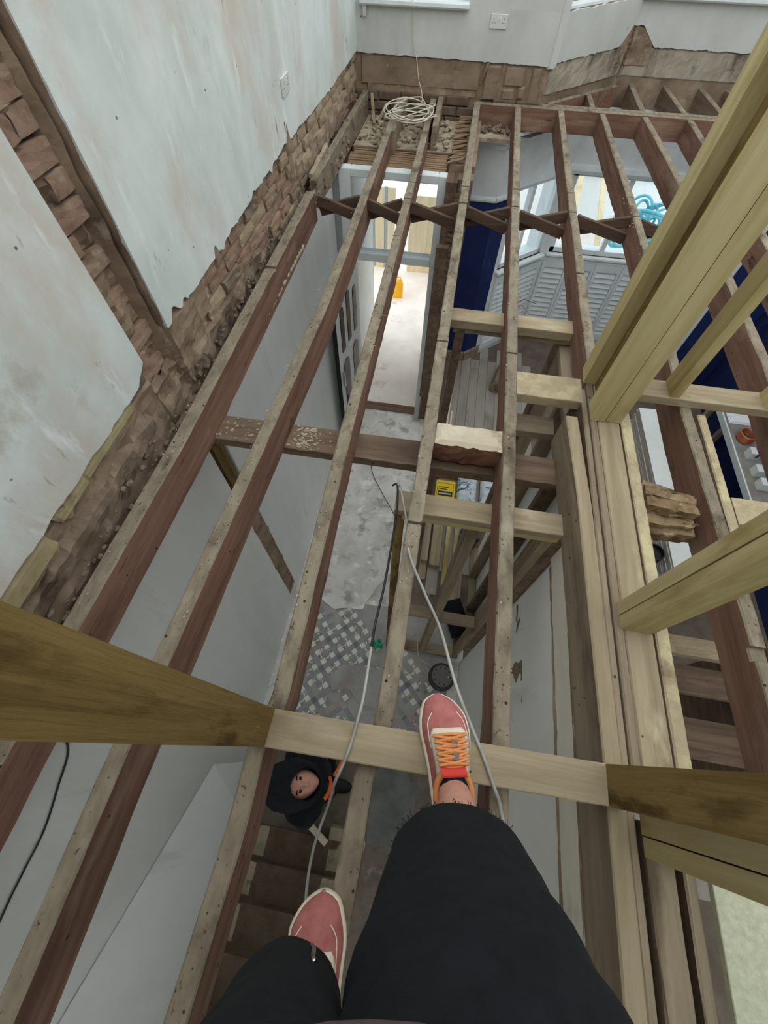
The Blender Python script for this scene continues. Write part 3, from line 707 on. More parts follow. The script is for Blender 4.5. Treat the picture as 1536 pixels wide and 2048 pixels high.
# ---- white wall beside the stairs
M['strip'] = mk('pale_plaster_strip', (222, 215, 198), (234, 228, 214), 4, (1, .4, 1), .9, .2, 20, stains=(((176, 160, 136), 5, .58, .74, (1, .5, 1)),))
M['stair_wall'] = mk('stair_wall_plaster', (232, 234, 228), (242, 243, 239), 2, (1, 1, .5), .9, .1, 10, stains=(((208, 204, 192), 2.4, .56, .76, (1, 1, .5)),))

wsr = MB().box(.700, .79, -3.2, .93, FZ, -.215).build('wall_stairs', 'plaster_low', **ST)
MB().box(.683, .699, -3.2, .90, FZ, -.40).build('plaster', 'stair_wall', wsr)
sheet(lambda s, d, z: (.683 - d, s, z), frange(-3.2, .93, .03), lambda s: -.382 + .008 * nzv(s * 9, 1, 1), lambda s: -.215 + .004 * nzv(s * 19, 2, 1), -.016, .004).build('plaster_strip', 'strip', wsr)
rough_patch(lambda s, d, z: (.680 - d, s, z), -3.1, .9, -.415, -.372, .003, .006, .018, .016, 71, .006).build('mortar_joint', 'render', wsr)
rough_patch(lambda s, d, z: (.686 - d, s, z), .25, .93, -1.55, -.80, .002, .006, .05, .05, 72).build('bare_patch', 'render', wsr)

rough_patch(lambda s, d, z: (.680 - d, s, z), -3.1, .92, -.235, -.205, .003, .005, .02, .012, 73, .006).build('mortar_joint', 'render', wsr)
# ---- staircase climbing away under the camera
stair = empty('staircase', (-.62, -.9, FZ), 'brown staircase with cream painted edges climbing along the left wall', 'stairs')
M['stair'] = mk('bare_brown_stair', (88, 74, 60), (108, 92, 76), 8, (1, 1, 1), .85, .2, 30, stains=(((70, 58, 46), 4, .55, .75, (1, 1, 1)),))
M['stair_edge'] = mk('flaking_cream_paint', (150, 138, 116), (172, 160, 138), 12, (1, 1, 1), .8, .3, 40, stains=(((96, 80, 64), 8, .56, .64, (1, 1, 1)),))
XR = -.075
for i in range(9):
    z = FZ + .19 * (i + 1); yn = -.70 - .197 * i
    tr = MB().box(-.962, XR - .02, yn - .26, yn, z - .028, z).build('tread', 'stair', stair, bevel=.008)
    MB().box(-.962, XR - .03, yn - .225, yn - .022, FZ if i == 0 else z - .19, z - .029).build('riser', 'stair', stair)
    slab('paint_band', [(-.955, yn - .2), (-.80, yn - .2), (-.80, yn - .004), (-.955, yn - .004)], z + .0002, z + .0016, 'stair_edge', tr, .006, i)
    slab('paint_band', [(-.28, yn - .2), (XR - .03, yn - .2), (XR - .04, yn - .012), (-.28, yn - .004)], z + .0002, z + .0016, 'stair_edge', tr, .006, i + 20)
lumber((XR, -.68, FZ + .14), (XR, -2.6, FZ + 1.99), .035, .24).build('stringer', 'stair', stair)
wst = MB(); k_ = .19 / .197
wst.hexa([(-1.194, -.30, FZ), (-.965, -.715, FZ), (-.965, -2.75, FZ), (-1.194, -2.75, FZ), (-1.194, -.30, FZ + .9), (-.965, -.715, FZ + .26), (-.965, -2.75, FZ + .26 + 2.035 * k_), (-1.194, -2.75, FZ + .9 + 2.45 * k_)])
wst.build('plaster_ledge', 'plaster_low', wall_left)
# rounded bottom step
b = MB(); pts = [(-.30, -.70), (-.30, -.62)] + [(-.10 + .11 * math.cos(a), -.70 + .085 * math.sin(a)) for a in [PI / 2 - PI * k / 10 for k in range(9)]] + [(-.10, -.78), (-.30, -.78)]
n = len(pts)
b.add([(x, y, FZ) for x, y in pts] + [(x, y, FZ + .185) for x, y in pts], [tuple(range(n - 1, -1, -1)), tuple(range(n, 2 * n))] + [(i, (i + 1) % n, n + (i + 1) % n, n + i) for i in range(n)])
b.build('curtail_step', 'stair_edge', stair)

# ---- outside
MB().box(-12, 14, DOORY + .08, 30, FZ - .25, FZ - .03).build('ground', 'concrete', **ST)
M['fence'] = timber('pale_fence_board', (206, 186, 148), (222, 204, 170), 'z', 5, rough=.9, stains=(((180, 156, 118), 3, .55, .8),))
M['fence_grey'] = timber('grey_fence_board', (150, 150, 146), (170, 170, 164), 'z', 5, rough=.9)
fence = empty('board_fence', (-1.4, 8.0, FZ - .03), 'pale and grey upright boards of the fence beyond the front door', 'fence')
x = -2.1
for i in range(9):
    w_ = R.uniform(.10, .16) if i % 2 == 0 else R.uniform(.06, .09)
    MB().box(x, x + w_, 7.98 + (0 if i % 2 == 0 else .02), 8.01 + (0 if i % 2 == 0 else .02), FZ - .03, FZ + 1.28).build('fence_board', 'fence' if i % 2 == 0 else 'fence_grey', fence, bevel=.003)
    x += w_ + .004
MB().box(-2.1, -.95, 8.04, 8.09, FZ + .9, FZ + .98).build('fence_rail', 'fence', fence)
MB().box(-2.1, -.95, 8.04, 8.09, FZ + .2, FZ + .28).build('fence_rail', 'fence', fence)
ply = MB().box(-.88, .45, 7.94, 7.965, FZ - .03, FZ + 1.22).build('plywood_sheet', 'fence', bevel=.002, label='large pale plywood sheet standing outside beyond the fanlight', category='plywood')
M['pebble'] = mk('pebbledash', (150, 158, 164), (196, 200, 204), 60, (1, 1, 1), .9, .6, 90)
MB().box(-1.50, -1.16, 5.86, 6.05, FZ - .03, .5).build('porch_pier', 'pebble', kind='structure')
MB().box(-1.50, -1.13, DOORY + .08, 5.86, FZ - .03, -.27).build('porch_wall', 'white_paint', kind='structure')
M['yellow'] = flat('yellow_plastic', (244, 178, 20), .5)
yb = MB(); yb.loft([[(-.93 + .10 * sx * math.cos(t), 7.10 + .06 * sx * math.sin(t), z) for t in [2 * PI * k / 14 for k in range(14)]] for z, sx in ((FZ - .03, .95), (FZ + .02, 1), (FZ + .22, 1), (FZ + .27, .8), (FZ + .29, .3))])
can = yb.build('jerry_can', 'yellow', label='yellow plastic can standing outside on the path', category='can')
MB().tube([(-1.0, 7.1, FZ + .26), (-.97, 7.1, FZ + .33), (-.89, 7.1, FZ + .33), (-.86, 7.1, FZ + .26)], .012).build('handle', 'yellow', can)
# front garden beyond the bay: low white wall, a net tangle, a van-like white skip and some timbers
M['white_out'] = flat('white_render', (236, 240, 240), .8)
gw = MB().box(1.0, 4.8, 10.6, 10.8, FZ - .03, FZ + .75).build('garden_wall', 'white_out', label='low white garden wall beyond the bay window', category='wall')
MB().box(.95, 4.85, 10.55, 10.85, FZ + .75, FZ + .83).build('coping', 'grey_paint', gw)
M['cyan'] = flat('cyan_rope', (96, 176, 190), .6)
rp = []
ph = [R.uniform(0, 6.28) for _ in range(9)]
for i in range(900):
    t = i * .21
    rp.append((3.35 + .50 * math.sin(t * .61 + ph[0]) * math.cos(t * .13 + ph[1]), 9.1 + .42 * math.sin(t * .47 + ph[2]) * math.cos(t * .21 + ph[3]), FZ + .55 + .42 * math.sin(t * .53 + ph[4]) * math.cos(t * .17 + ph[5])))
MB().tube(rp, .024, 6).build('rope_tangle', 'cyan', smooth=True, label='cyan tangle of rope heaped outside the bay window', category='rope')
for k, (a, c_) in enumerate((((2.6, 8.0, FZ), (2.7, 10.5, FZ + .78)), ((2.0, 8.1, FZ), (2.25, 10.5, FZ + .78)))):
    lumber(a, c_, .1, .05).build('timber_prop', 'fence', label=('pale' if k else 'thin pale') + ' timber propped on the garden wall, ' + ('left' if k else 'right') + ' one of two', category='timber')
M['hedge'] = mk('hedge_leaves', (70, 92, 60), (120, 140, 96), 14, (1, 1, 1), .9, .8, 20)
for k, (hx, hy, hr) in enumerate(((-3.6, 15, .9), (-.6, 15.5, .7), (2.2, 15.2, .7))):
    lump((hx, hy, FZ + hr * .7), hr, 1.3, .8, .8, k + 3, .5, 4).build('hedge_bush', 'hedge', label=('left', 'middle', 'right')[k] + ' one of three green bushes across the street', category='bush', group='bushes across the street')

# ================================================================== FLOOR TIMBERS
JM = ['joist_top', 'joist_side_y']
JD = -.165                                    # underside of the joists
def joist(cl, label, wd=.057, z0=JD, z1=0, cuts=(), seed=1, mats=None, name='floor_joist', cat='joist', group=None, **kw):
    o = beam(cl, wd, z0, z1, cuts, seed=seed, **kw).build(name, mats or JM, label=label, category=cat)
    if group: o['group'] = group
    return o
joist([(-1.6, -1.14), (-.3, -1.138), (.2, -1.124), (1.05, -1.098), (3.43, -1.128)], 'reddish floor joist nearest the left brick wall', .066, -.192, cuts=((2.42, .03, .012),), seed=1)
gj = joist([(3.57, -1.145), (5.55, -1.125)], 'greenish joist end in the far left corner of the floor', .052, -.17, .012, seed=2, mats=['joist_top', 'green_side'] if False else None)
M['green_side'] = timber('green_stained_joist', (142, 148, 120), (168, 172, 146), 'y', 6, rough=.9, stains=(((98, 88, 70), 3, .55, .78),))
gj.data.materials.clear(); gj.data.materials.append(M['joist_top']); gj.data.materials.append(M['green_side'])
joist([(-1.6, -.785), (-.65, -.782), (-.12, -.777), (.14, -.765), (.68, -.750), (2.13, -.702), (3.3, -.72), (5.45, -.765)], 'second floor joist from the left wall, reddish brown', .058, -.195, seed=3)
joist([(4.66, -.715), (5.52, -.722)], 'short doubled joist piece bolted beside the second joist at the front wall', .050, -.17, -.004, seed=4, mats=['joist_top', 'grey_y'])
joist([(-1.6, -.385), (-.63, -.377), (-.25, -.362), (-.06, -.372), (.06, -.340), (1.2, -.372), (3.4, -.405), (5.5, -.44)], 'third floor joist from the left wall, over the hall', .056, -.185, cuts=((3.46, .016, .03), (3.72, .016, .03)), seed=5)
joist([(4.80, -.352), (5.55, -.372)], 'short doubled joist piece with a dark sawn end beside the third joist', .050, -.17, .006, seed=6, mats=['joist_top', 'grey_y'])
joist([(-1.6, -.05), (-.35, -.033), (-.05, -.033), (.06, .001), (1.49, .004), (3.4, -.002), (5.44, -.012)], 'joist over the hall partition with saw marks, left of the orange shoe laces', .060, cuts=((3.47, .016, .03), (3.73, .016, .03), (.80, .014, .02), (1.93, .012, .016)), seed=7)
joist([(-1.6, .36), (.07, .366), (1.49, .373), (5.44, .377)], 'joist with a dark red side running up under the pink shoe', .057, cuts=((3.49, .016, .03), (3.76, .016, .03), (1.90, .012, .018)), seed=8)
joist([(1.735, .788), (2.04, .784), (5.44, .778)], 'joist that ends at the pair of yellow studs', .054, cuts=((2.72, .016, .04), (3.49, .016, .03), (3.78, .016, .03)), seed=9)
joist([(-1.2, 1.262), (-.5, 1.255), (.62, 1.240), (1.1, 1.220), (1.63, 1.205), (3.1, 1.225), (3.8, 1.215), (5.44, 1.163)], 'joist with sawdust along its top right of the wide beam', .052, cuts=((3.51, .016, .03), (3.8, .016, .03), (.50, .05, .02)), seed=10)
joist([(.98, 1.275), (1.62, 1.272)], 'short sawdusted strip doubled beside the sawdusted joist', .040, -.10, .0, seed=11, mats=['sawdust', 'grey_y'])
joist([(-.5, 1.65), (1.4, 1.665), (2.0, 1.690), (2.9, 1.685), (4.1, 1.630), (4.7, 1.600), (5.44, 1.55)], 'joist passing behind the single thin stud on the right', .054, cuts=((2.5, .05, .03), (3.53, .016, .03)), seed=12)
joist([(-.5, 2.06), (3.4, 2.04), (5.44, 1.955)], 'joist further right, second beyond the thin stud', .057, seed=13)
joist([(-.5, 2.46), (3.4, 2.42), (5.44, 2.33)], 'rightmost floor joist that shows behind the yellow studs', .057, seed=14)
# doubled trimmer across the bay and the bay joists
TMt = ['joist_top', 'joist_side_x']
for k, (y, lab) in enumerate(((5.477, 'near board of the doubled trimmer crossing in front of the bay'), (5.552, 'far board of the doubled trimmer crossing in front of the bay'))):
    b = lumber((-.045 if k == 0 else .60, y, -.085), (3.3, y + .03, -.085), .058, .172, seed=k)
    b.m = [0 if abs(sum(b.v[i][2] for i in f) / len(f)) < .004 else 1 for f in b.f]
    b.build('trimmer_beam', TMt, label=lab, category='beam')
dgb = lumber((.655, 5.60, -.085), (1.375, 6.275, -.085), .05, .17, seed=5)
dgb.m = [0 if abs(sum(dgb.v[i][2] for i in f) / len(f)) < .004 else 1 for f in dgb.f]
dgb.build('bay_joist', TMt, label='slanting joist along the left slant of the bay', category='joist')
for x0, x1, y1, lab in ((1.085, 1.075, 5.95, 'shortest joist in the bay, meeting the slanting joist'), (1.550, 1.535, 6.36, 'first long joist in the bay left of the yellow studs'),
                        (1.935, 1.875, 6.36, 'second long joist in the bay'), (2.30, 2.235, 6.36, 'third long joist in the bay'), (2.64, 2.50, 6.36, 'last joist in the bay, mostly behind the yellow stud')):
    joist([(5.585, x0), (y1, x1)], lab, .05, -.16, 0, seed=int(x0 * 50), name='bay_joist', mats=['joist_top', 'old_dark_y'])

# herringbone struts
JX = [-1.10, -.724, -.406, -.002, .375, .780, 1.22, 1.66, 2.035]
ordn = ['first', 'second', 'third', 'fourth', 'fifth', 'sixth', 'seventh', 'eighth']
for i in range(8):
    a, c_ = JX[i] + .031, JX[i + 1] - .031; y = 3.40 + .014 * i
    for k in range(2):
        z0, z1 = (-.038, -.128) if k == 0 else (-.128, -.038)
        yy = y if k == 0 else y + .048
        lumber((a, yy, z0), (c_, yy, z1), .030, .070, seed=i + k * 9).build('bridging_strut', 'strut', label=('near' if k == 0 else 'far') + ' strut of the ' + ordn[i] + ' crossed pair counted from the left wall', category='strut', group='herringbone struts between the joists')

# cross timbers
def cross(x0, x1, y0, y1, zt, th, label, mat, name='noggin', y0b=None, y1b=None, seed=0, cat='timber', step=.05, rag=.002):
    y0b = y0 if y0b is None else y0b; y1b = y1 if y1b is None else y1b
    b = lumber((x0, (y0 + y1) / 2, zt - th / 2), (x1, (y0b + y1b) / 2, zt - th / 2), abs(y1 - y0), th, (0, 0, 1), seed=seed, step=step, rag=rag)
    return b.build(name, mat, label=label, category=cat)
hb = cross(-1.195, .655, 1.212, 1.37, -.186, .055, 'rough old beam crossing the hall under the joists', 'old_dark_x', 'header_beam', 1.237, 1.38, 3, 'beam', .03, .006)
rb = MB()
for i in range(170):
    x = R.gauss(-.60, .05) if i % 3 else R.uniform(-1.1, -.75)
    l_ = lump((x, R.uniform(1.225, 1.365), -.184), R.uniform(.002, .010), 1.2, 1, .6, i, .5, 1); rb.add(l_.v, l_.f)
rb.build('rubble', 'dust', hb, kind='stuff')
cross(.035, .755, 2.275, 2.395, -.105, .055, 'upper pale timber between the hall joist and the stud-end joist', 'pale_x', seed=4, name='top_plate')
cross(.06, .80, 2.30, 2.39, -.162, .045, 'lower grey timber fixed under the pale cross timber', 'grey_x', seed=5, name='top_plate')
cross(.402, .722, 1.61, 1.775, -.006, .055, 'cross timber heaped with sawdust beside the yellow studs', 'sawdust', seed=6)
cross(.402, .640, 1.53, 1.65, -.172, .05, 'grey cross timber just below the sawdusted one', 'grey_x', seed=7)
cross(-.10, .66, .945, 1.055, -.168, .045, 'upper timber of the doubled plate at the foot of the hanging cables', 'pale_x', seed=8, name='top_plate')
cross(-.06, .66, .95, 1.055, -.215, .042, 'lower timber of the doubled plate at the foot of the hanging cables', 'new_x', seed=9, name='top_plate')
# block of old brickwork between two joists
M['block'] = mk('dusty_old_concrete', (188, 174, 152), (206, 194, 172), 9, (1, 1, 1), .97, .5, 40, stains=(((150, 130, 108), 6, .58, .74, (1, 1, 1)),))
bb = MB()
nx, ny = 12, 6
rows = []
for j in range(ny + 1):
    for i in range(nx + 1):
        x = .036 + .308 * i / nx; y = 1.235 + .125 * j / ny
        e = .012 if i in (0, nx) or j in (0, ny) else 0
        rows.append((x + .006 * nzv(y * 30, i, 2), y + (.010 * nzv(x * 30, j, 4) if j in (0, ny) else 0), -.004 - e + .006 * nzv(x * 25, y * 25, 3)))
fs = [(j * (nx + 1) + i, j * (nx + 1) + i + 1, (j + 1) * (nx + 1) + i + 1, (j + 1) * (nx + 1) + i) for j in range(ny) for i in range(nx)]
k0 = len(rows)
for lev in range(1, 5):
    for i in range(nx + 1):
        x = .036 + .308 * i / nx
        rows.append((x, 1.235 + .012 * nzv(x * 20, lev * 2.1, 8) + .006 * lev, -.012 - lev * .038))
for i in range(nx): fs.append((i + 1, i, k0 + i, k0 + i + 1))
for lev in range(3):
    for i in range(nx): a = k0 + lev * (nx + 1) + i; fs.append((a + 1, a, a + nx + 1, a + nx + 2))
kb = len(rows)
rows += [(.036, 1.36, -.16), (.344, 1.36, -.16)]
top_b = [ny * (nx + 1) + i for i in range(nx + 1)]
fs.append(tuple(top_b) + (kb + 1, kb))
fs.append(tuple(j * (nx + 1) for j in range(ny + 1)) + (kb,) + tuple(k0 + l * (nx + 1) for l in range(3, -1, -1)))
fs.append(tuple(j * (nx + 1) + nx for j in range(ny, -1, -1)) + tuple(k0 + l * (nx + 1) + nx for l in range(4)) + (kb + 1,))
fs.append(tuple(k0 + 3 * (nx + 1) + i for i in range(nx + 1)) + (kb + 1, kb))
bb.add(rows, fs, [0] * (nx * ny) + [1] * (len(fs) - nx * ny))
M['block_face'] = mk('broken_red_masonry', (120, 84, 66), (150, 112, 90), 8, (1, 1, 1), .95, .7, 30, stains=(((84, 56, 44), 6, .5, .68, (1, 1, 1)),))
bb.build('masonry_block', ['block', 'block_face'], label='block of broken masonry wedged between two joists above the hall', category='masonry')

# new beams on the right
joist([(-1.2, .705), (.08, .704), (1.03, .686), (1.50, .660)], 'narrow new joist with a yellowish top left of the wide beam', .056, -.20, 0, seed=21, mats=['pale_y', 'grey_y'], rag=.0008)
joist([(-1.2, .752), (1.70, .728)], 'thin dark-edged board squeezed beside the wide beam', .026, -.19, -.006, seed=22, mats=['grey_y', 'old_dark_y'], rag=.0008)
wide = empty('wide_beam', (.84, .9, -.2), 'wide laminated beam that carries the yellow studs', 'beam')
beam([(-.02, .775), (1.74, .760)], .030, -.20, 0, seed=23, rag=.0006).build('lamination', ['grey_y', 'grey_y'], wide)
beam([(.0, .841), (1.74, .828)], .098, -.20, -.003, seed=24, rag=.0006).build('lamination', ['pale_y', 'grey_y'], wide)
beam([(.02, .918), (1.74, .908)], .048, -.20, .001, seed=25, rag=.0012).build('lamination', ['sawdust', 'grey_y'], wide)
joist([(-1.2, .815), (-.05, .808)], 'grey board behind the foot plate right of the dark trouser leg', .072, -.19, 0, seed=26, mats=['grey_y', 'old_dark_y'], name='floor_board', cat='board')
joist([(-1.2, .893), (-.1, .890)], 'narrow grey board beside the pale chipboard', .034, -.19, -.012, seed=27, mats=['grey_y', 'old_dark_y'], name='floor_board', cat='board')
MB().box(.925, 2.4, -1.6, -.10, .0, .022).build('chipboard_sheet', 'chip', label='pale green chipboard sheet laid in the lower right corner', category='chipboard', bevel=.002)
cross(1.30, 1.635, 1.03, 1.16, -.004, .05, 'sawdusted cross timber meeting the notched joist on the right', 'sawdust', seed=31)
M['red_paint'] = mk('dark_red_paint', (96, 30, 26), (116, 40, 34), 6)
MB().box(1.30, 1.63, 1.04, 1.10, -.17, -.056).build('red_board', 'red_paint', label='dark red board under the sawdusted cross timber', category='board')
rw = empty('rotten_timber', (1.05, 1.05, -.17), 'broken rotten timber splintering between the wide beam and the joist', 'timber')
for k, (ya, yb, za, zb_, hw, hh) in enumerate(((1.165, 1.13, -.03, -.05, .05, .05), (1.125, 1.10, -.015, -.03, .045, .06), (1.07, 1.06, -.01, -.015, .055, .05), (1.02, 1.03, -.07, -.06, .06, .06), (.985, 1.0, -.10, -.09, .05, .06), (1.08, 1.07, -.10, -.10, .16, .06), (1.06, 1.05, -.145, -.135, .13, .04))):
    lumber((.936, ya, za), (1.165 + R.uniform(-.03, .0), yb, zb_), hw, hh, rag=.020, seed=k * 3.7, step=.022).build('splintered_board', 'rotten', rw)
sp = MB()
for k in range(14):
    x = R.uniform(1.05, 1.15); y = R.uniform(.99, 1.15); z = R.uniform(-.10, .0)
    sp.tube([(x - R.uniform(.03, .08), y, z), (x, y + R.uniform(-.01, .01), z + R.uniform(-.01, .015)), (x + .015, y + R.uniform(-.02, .02), z + R.uniform(-.02, .02))], [.006, .004, .001], 5)
sp.build('splinters', 'rotten', rw, kind='stuff')

# foot plate, portal studs and the other studs of the new wall
def prism(quad, z0, z1, name, mat, label=None, cat=None, parent=None, n=14, rag=.0010, seed=0):
    rings = []
    for i in range(n + 1):
        z = z0 + (z1 - z0) * i / n
        rings.append([(x + rag * nzv(z * 5, k, seed), y + rag * nzv(z * 5, k + 9, seed), z) for k, (x, y) in enumerate(quad)])
    b = MB(); b.loft(rings)
    kw = dict(label=label, category=cat) if label else {}
    return b.build(name, mat, parent, bevel=.003 if n <= 1 else 0, **kw)
def rect(x0, x1, y0, y1): return [(x0, y0), (x1, y0), (x1, y1), (x0, y1)]
def sole(x0, x1, z0, z1):
    f = lambda x: .0015 + (x + .335) * .0245
    return [(x0, f(x0) - .052), (x1, f(x1) - .052), (x1, f(x1) + .052), (x0, f(x0) + .052)]
spl = lumber((-.385, .0003, .0225), (.715, .0272, .0225), .105, .045, seed=3, step=.05, rag=.001)
spl.build('foot_plate', 'pale_x', label='pale plank across the joists that the orange-laced shoe stands on', category='plank')
prism(sole(-.383, -.335, 0, 0), .045, 2.45, 'stud', 'olive_z', 'olive brown stud rising on the left end of the foot plank', 'stud', seed=1)
prism(sole(.660, .708, 0, 0), .045, 2.45, 'stud', 'olive_z', 'olive brown stud rising on the right end of the foot plank', 'stud', seed=2)
prism(rect(.765, .865, -.078, -.024), 0, 2.45, 'stud', 'new_z', 'upper of two yellow studs below the right end of the foot plank', 'stud', seed=3)
prism(rect(.767, .865, -.128, -.082), 0, 2.45, 'stud', 'new_z', 'lower of two yellow studs beside the chipboard corner', 'stud', seed=4)
prism(rect(.773, .880, .558, .604), 0, 2.45, 'stud', 'new_z', 'back one of the doubled yellow studs in the middle of the right side', 'stud', seed=5)
prism(rect(.774, .880, .506, .554), 0, 2.45, 'stud', 'new_z', 'front one of the doubled yellow studs in the middle of the right side', 'stud', seed=6)
prism(rect(.745, .808, 1.492, 1.60), 0, 2.45, 'stud', 'new_z', 'left half of the broad front yellow stud at the beam end', 'stud', seed=7)
prism(rect(.812, .882, 1.494, 1.60), 0, 2.45, 'stud', 'new_z', 'right half of the broad front yellow stud at the beam end', 'stud', seed=8)
prism(rect(.785, .835, 1.604, 1.735), 0, 2.45, 'stud', 'olive_z', 'brown recessed stud between the two yellow ones', 'stud', seed=9)
prism(rect(.728, .850, 1.740, 1.790), 0, 2.45, 'stud', 'new_z', 'first thin board of the left yellow stud', 'stud', seed=10)
prism(rect(.732, .850, 1.795, 1.845), 0, 2.45, 'stud', 'new_z', 'outermost thin board of the left yellow stud', 'stud', seed=11)
cross(.955, 2.6, 1.655, 1.775, .045, .045, 'pale floor plate on the joists right of the yellow studs', 'pale_x', 'floor_plate', seed=12)
prism(rect(1.105, 1.150, 1.665, 1.770), .045, 2.45, 'stud', 'new_z', 'single thin stud standing on the pale floor plate', 'stud', seed=13)
prism(rect(1.535, 1.585, 1.66, 1.76), .045, 2.45, 'stud', 'new_z', 'next stud along the pale floor plate at the picture edge', 'stud', seed=14)

# ---- stud walls of the ground floor
sw = empty('stud_wall', (.3, 1.0, FZ), 'timber stud wall under the doubled plate beside the hall', 'stud wall')
for x0, x1, mt in ((-.098, -.053, 'olive_z'), (.255, .31, 'grey_z'), (.60, .645, 'grey_z')):
    prism(rect(x0, x1, .955, 1.05), FZ + .05, -.236, 'stud', mt, parent=sw, seed=x0)
MB().box(-.10, .66, .95, 1.055, FZ, FZ + .05).build('sole_plate', 'grey_x', sw, bevel=.003)
MB().box(-.05, .254, .96, 1.045, -1.83, -1.78).build('noggin', 'grey_x', sw, bevel=.003)
MB().box(.312, .60, .96, 1.045, -1.88, -1.83).build('noggin', 'grey_x', sw, bevel=.003)
sw2 = empty('stud_wall', (.76, 1.7, FZ), 'timber stud wall with white board behind, under the sawdusted timber', 'stud wall')
MB().box(.715, .805, 1.06, 2.46, -.262, -.215).build('top_plate', 'grey_y', sw2, bevel=.003)
MB().box(.715, .805, 1.06, 2.46, FZ, FZ + .047).build('sole_plate', 'grey_y', sw2, bevel=.003)
for y in (1.08, 1.46, 1.86, 2.26, 2.41):
    prism(rect(.715, .805, y, y + .047), FZ + .047, -.262, 'stud', 'old_dark_y' if y < 1.5 else 'grey_z', parent=sw2, seed=y)
MB().box(.806, .818, 1.06, 2.10, FZ, -.30).build('plasterboard', 'plasterboard', sw2)
sw3 = empty('stud_wall', (.4, 2.33, FZ), 'pair of posts under the cross timber of the front room', 'stud wall')
for x0, x1 in ((.075, .13), (.70, .75)):
    prism(rect(x0, x1, 2.30, 2.385), FZ, -.186, 'stud', 'old_dark_y', parent=sw3, seed=x0)
#__END_PART2__

# ================================================================== PORCH CEILING, LATHS, RUBBLE
pc = MB().box(-1.23, -.165, DOORY + .09, YF + .3, -.26, -.235).build('ceiling_porch', 'old_dark_x', **ST)
ledge = MB().box(-1.10, -.175, 4.79, 5.55, -.20, -.168).build('ceiling_board', 'dust', pc, bevel=.004)
for i in range(9):
    y = 4.385 + i * .044
    x0 = -1.10 + R.uniform(0, .03); x1 = -.18 - R.uniform(0, .03)
    lumber((x0, y, -.178 + R.uniform(-.004, .004)), (x1, y + R.uniform(-.006, .006), -.178), .034, .007, seed=i, step=.1, rag=.004).build('lath', 'lath', pc)
MB().box(-1.10, -.18, 4.76, 4.79, -.235, -.17).build('lath_bearer', 'old_dark_x', pc)
for i in range(22):
    y = 4.42 + i * .048 + R.uniform(-.01, .01)
    lumber((-.17 + R.uniform(-.02, .01), y, -.112), (-.045 + R.uniform(-.02, .01), y + R.uniform(-.035, .035), -.10 + R.uniform(-.01, .02)), .026, .007, seed=i, step=.04, rag=.004).build('lath', 'lath', pc)
rb = MB()
for i in range(150):
    x = R.uniform(-1.06, -.20); y = R.uniform(4.9, 5.5) if R.random() < .8 else R.uniform(4.8, 5.0)
    l_ = lump((x, y, -.162 + R.uniform(0, .02)), R.uniform(.008, .035), 1, R.uniform(.7, 1.6), .7, i, .6, 1)
    rb.add(l_.v, l_.f)
rb.build('rubble', 'dust', pc, kind='stuff')
rb = MB()
for i in range(90):
    l_ = lump((R.uniform(-1.195, -1.10), R.uniform(3.5, 5.4), R.uniform(-.15, -.02)), R.uniform(.01, .03), 1, 1.2, .8, i + 50, .6, 1); rb.add(l_.v, l_.f)
for i in range(60):
    l_ = lump((R.uniform(.05, .33), R.uniform(5.30, 5.43), -.16 + R.uniform(0, .02)), R.uniform(.008, .02), 1, 1.2, .8, i + 150, .6, 1); rb.add(l_.v, l_.f)
rb.build('rubble', 'mortar', wall_front, kind='stuff')
MB().box(.04, .345, 5.2, 5.56, -.20, -.17).build('ceiling_edge', 'dust', wall_front)
for k, (p, q_) in enumerate((((-1.02, 5.42, -.15), (-1.06, 5.53, .0)), ((-.95, 5.3, -.15), (-.90, 5.5, -.06)), ((-.98, 5.25, -.15), (-1.03, 5.40, -.10)))):
    lumber(p, q_, .03, .012, rag=.004, seed=k, step=.03).build('timber_splinter', 'grey_y', label=('pale', 'dark', 'short')[k] + ' splinter of wood in the rubble by the greenish joist', category='splinter')
lumber((-1.19, 4.2, .016), (-1.17, 3.62, .016), .03, .03, rag=.008, seed=4, step=.03).build('plaster_nib', 'dust', label='lumpy strip of plaster along the greenish joist', category='plaster')
# loose grit on the joists
gr = MB()
for jx, ya, yb in ((-1.12, .2, 3.4), (-.75, .2, 3.3), (-.37, .1, 4.6), (.0, .15, 5.3), (.37, .15, 5.3), (.78, 1.9, 5.3), (1.17, 2.0, 5.3)):
    for i in range(60):
        l_ = lump((jx + R.uniform(-.025, .025), R.uniform(ya, yb), .001), R.uniform(.0015, .005), 1, 1.3, .7, i, .5, 1); gr.add(l_.v, l_.f)
gr.build('grit', 'dust', label='loose grit scattered along the joist tops', category='grit', kind='stuff')
# ragged plaster nibs hanging under the first joists
for (jx, y0, y1, par, sd) in ((-1.089, 1.35, 3.0, 'floor_joist', 3),):
    b = MB(); y = y0
    while y < y1:
        r_ = R.uniform(.006, .016); l_ = lump((jx + .004, y, -.160), r_, .6, 1.8, 1.2, y, .6, 1); b.add(l_.v, l_.f); y += R.uniform(.012, .05)
    b.build('plaster_nibs', 'dust', bpy.data.objects[par], kind='stuff')
